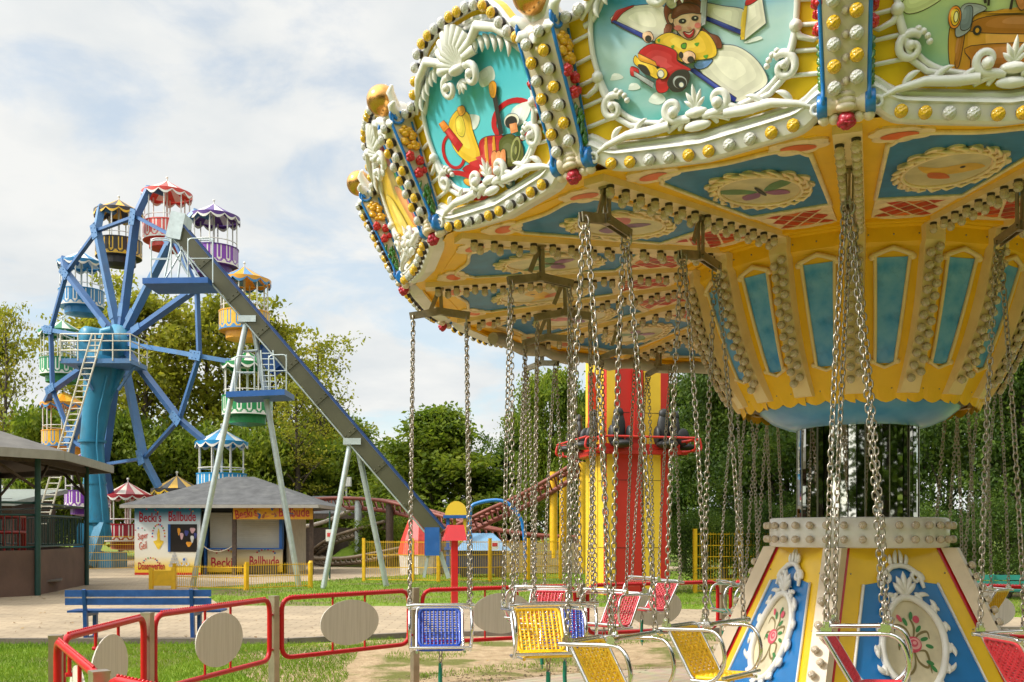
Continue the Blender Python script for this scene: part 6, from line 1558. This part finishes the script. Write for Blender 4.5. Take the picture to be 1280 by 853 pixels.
mb = MB(); mb.tube(cr([(-2.9,-.8,1.85),(0,-.8,1.8),(1.6,-.8,2.1),(2.9,-.8,2.7)],5,False),.10,6); mb.build('roof_edge', [cmat(.50,.42,.33)], ch_)
tag_m = empty('notice_board', (at(412,690,34).x, 34, 0), 0, 'white notice board with red block hanging on a green post', 'notice board')
mb = MB(); mb.box((0,0,1.48),(.26,.02,.40)); mb.build('board', [POSTM], tag_m); mb = MB(); mb.box((.02,-.014,1.5),(.20,.008,.13)); mb.build('red_block', [cmat(.6,.05,.05)], tag_m); mb = MB(); mb.tube([(0,.03,0),(0,.03,2.3)],.03,6); mb.build('post', [PG], tag_m)
nb2 = empty('notice_board', (*gp(619,32.0),0), 0, 'small white notice with red block fixed to the yellow fence', 'notice board')
mb = MB(); mb.box((0,-.06,1.17),(.22,.02,.28)); mb.build('board', [POSTM], nb2); mb = MB(); mb.box((-.01,-.075,1.19),(.16,.008,.11)); mb.build('red_block', [cmat(.6,.05,.05)], nb2)
# red post box
bx = empty('red_box_post', (*gp(568,20.5),0), rad(12), 'red house shaped box on a red post behind the fence', 'signal box')
mb = MB(); mb.box((0,0,.72),(.13,.13,1.44)); mb.build('post', [RED], bx)
mb = MB(); mb.add([(-.23,-.2,1.42),(.23,-.2,1.42),(.23,.2,1.42),(-.23,.2,1.42),(-.14,-.06,1.74),(.19,-.06,1.74),(.19,.06,1.74),(-.14,.06,1.74)], [(3,2,1,0),(0,1,5,4),(1,2,6,5),(2,3,7,6),(3,0,4,7),(4,5,6,7)]); mb.build('box', [RED], bx)
# little tower with yellow hood
pt_ = empty('play_tower', (*gp(571,36),0), 0, 'small play tower with yellow barrel hood on blue and yellow posts', 'play tower')
mb = MB(); V = []; n = 12
for i in range(n+1):
    a = pi*i/n
    for y in (-.4,.4): V.append((-.40*cos(a)*1.0, y, 2.18+.52*sin(a)))
mb.add(V, [(2*i,2*i+1,2*i+3,2*i+2) for i in range(n)], 0, True); mb.add(V[0::2], [tuple(range(n+1))]); mb.add(V[1::2], [tuple(range(n,-1,-1))]); mb.build('hood', [TY], pt_)
mb = MB(); mb.box((0,0,2.14),(.92,.92,.11)); mb.build('hood_rim', [SBL], pt_)
for x, y, m in ((-.3,-.3,SBL),(.3,-.3,FY),(-.1,.3,FY),(.3,.3,SBL)): mb = MB(); mb.box((x,y,1.05),(.11,.11,2.1)); mb.build('post', [m], pt_)
mb = MB(); mb.box((0,0,1.0),(.85,.85,.1)); mb.build('deck', [SBL], pt_)
ar = empty('blue_arch', (at(622,690,35).x, 35, 0), 0, 'slender bent blue tube arch in front of the coaster', 'arch')
mb = MB(); P = [at(588,690,35),at(588,640,35),at(598,629,35),at(626,626,35),at(644,638,35),at(654,660,35),at(657,700,35)]; mb.tube([Vector(p)-ar.location for p in cr([tuple(p) for p in P],5,False)], .065, 8); mb.build('tube', [BLUE], ar)
pc_ = empty('play_car', (*gp(604,35.5),0), 0, 'dark play car with light blue roof behind the yellow fence', 'play car')
mb = MB(); mb.add([(-.95,-.7,.95),(1.0,-.7,.95),(1.0,.7,.95),(-.95,.7,.95),(-.45,-.3,1.55),(.35,-.3,1.55),(.35,.3,1.55),(-.45,.3,1.55)], [(0,1,5,4),(1,2,6,5),(2,3,7,6),(3,0,4,7),(4,5,6,7)]); mb.build('roof', [pm('car_roof_blue', (.16,.33,.52), .35)], pc_)
mb = MB(); mb.box((-.05,0,.52),(1.7,1.2,.78)); mb.build('body', [cmat(.02,.035,.08)], pc_)
for x in (-.6,.6): mb = MB(); mb.tube([(x,-.66,.2),(x,-.56,.2)],.2,14); mb.build('wheel', [BLACK], pc_)
ct_ = empty('red_tent', (*gp(525,38),0), 0, 'pointed red play tent behind the foot of the slide', 'tent')
mb = MB(); mb.lathe([(.85,.75),(.72,1.3),(.35,2.3),(0,2.85)], 8, 0, False); mb.build('canopy', [cmat(.62,.05,.04)], ct_); mb = MB(); mb.lathe([(.75,0),(.8,.76)], 8, 0, False); mb.build('skirt', [cmat(.60,.55,.48)], ct_)
pb_ = empty('white_parasol', (*gp(666,60),0), 0, 'white market parasol far behind the blue arch', 'parasol')
mb = MB(); mb.lathe([(1.6,1.95),(.8,2.2),(0,2.5)], 10, 0, False); mb.build('canopy', [POSTM], pb_); mb = MB(); mb.tube([(0,0,0),(0,0,2.5)],.04,6); mb.build('pole', [GALV], pb_)
rw = empty('timber_wall', (at(665,705,38).x, 38, 0), 0, 'low weathered timber retaining wall behind the yellow fence', 'retaining wall')
mb = MB()
for i in range(4): mb.box((0,.1*i,.17+.29*i),(8.0,.25,.27))
mb.build('beams', [pm('weathered_timber', (.30,.24,.13), .8, var=.3, vs=4, bump=.4)], rw)
mb = MB(); mb.sphere((at(478,690,47).x,47,-.4),2.2,24,12,0,(1.25,.8,.75)); tag(mb.build('mound', [GRASSM]), kind='structure')
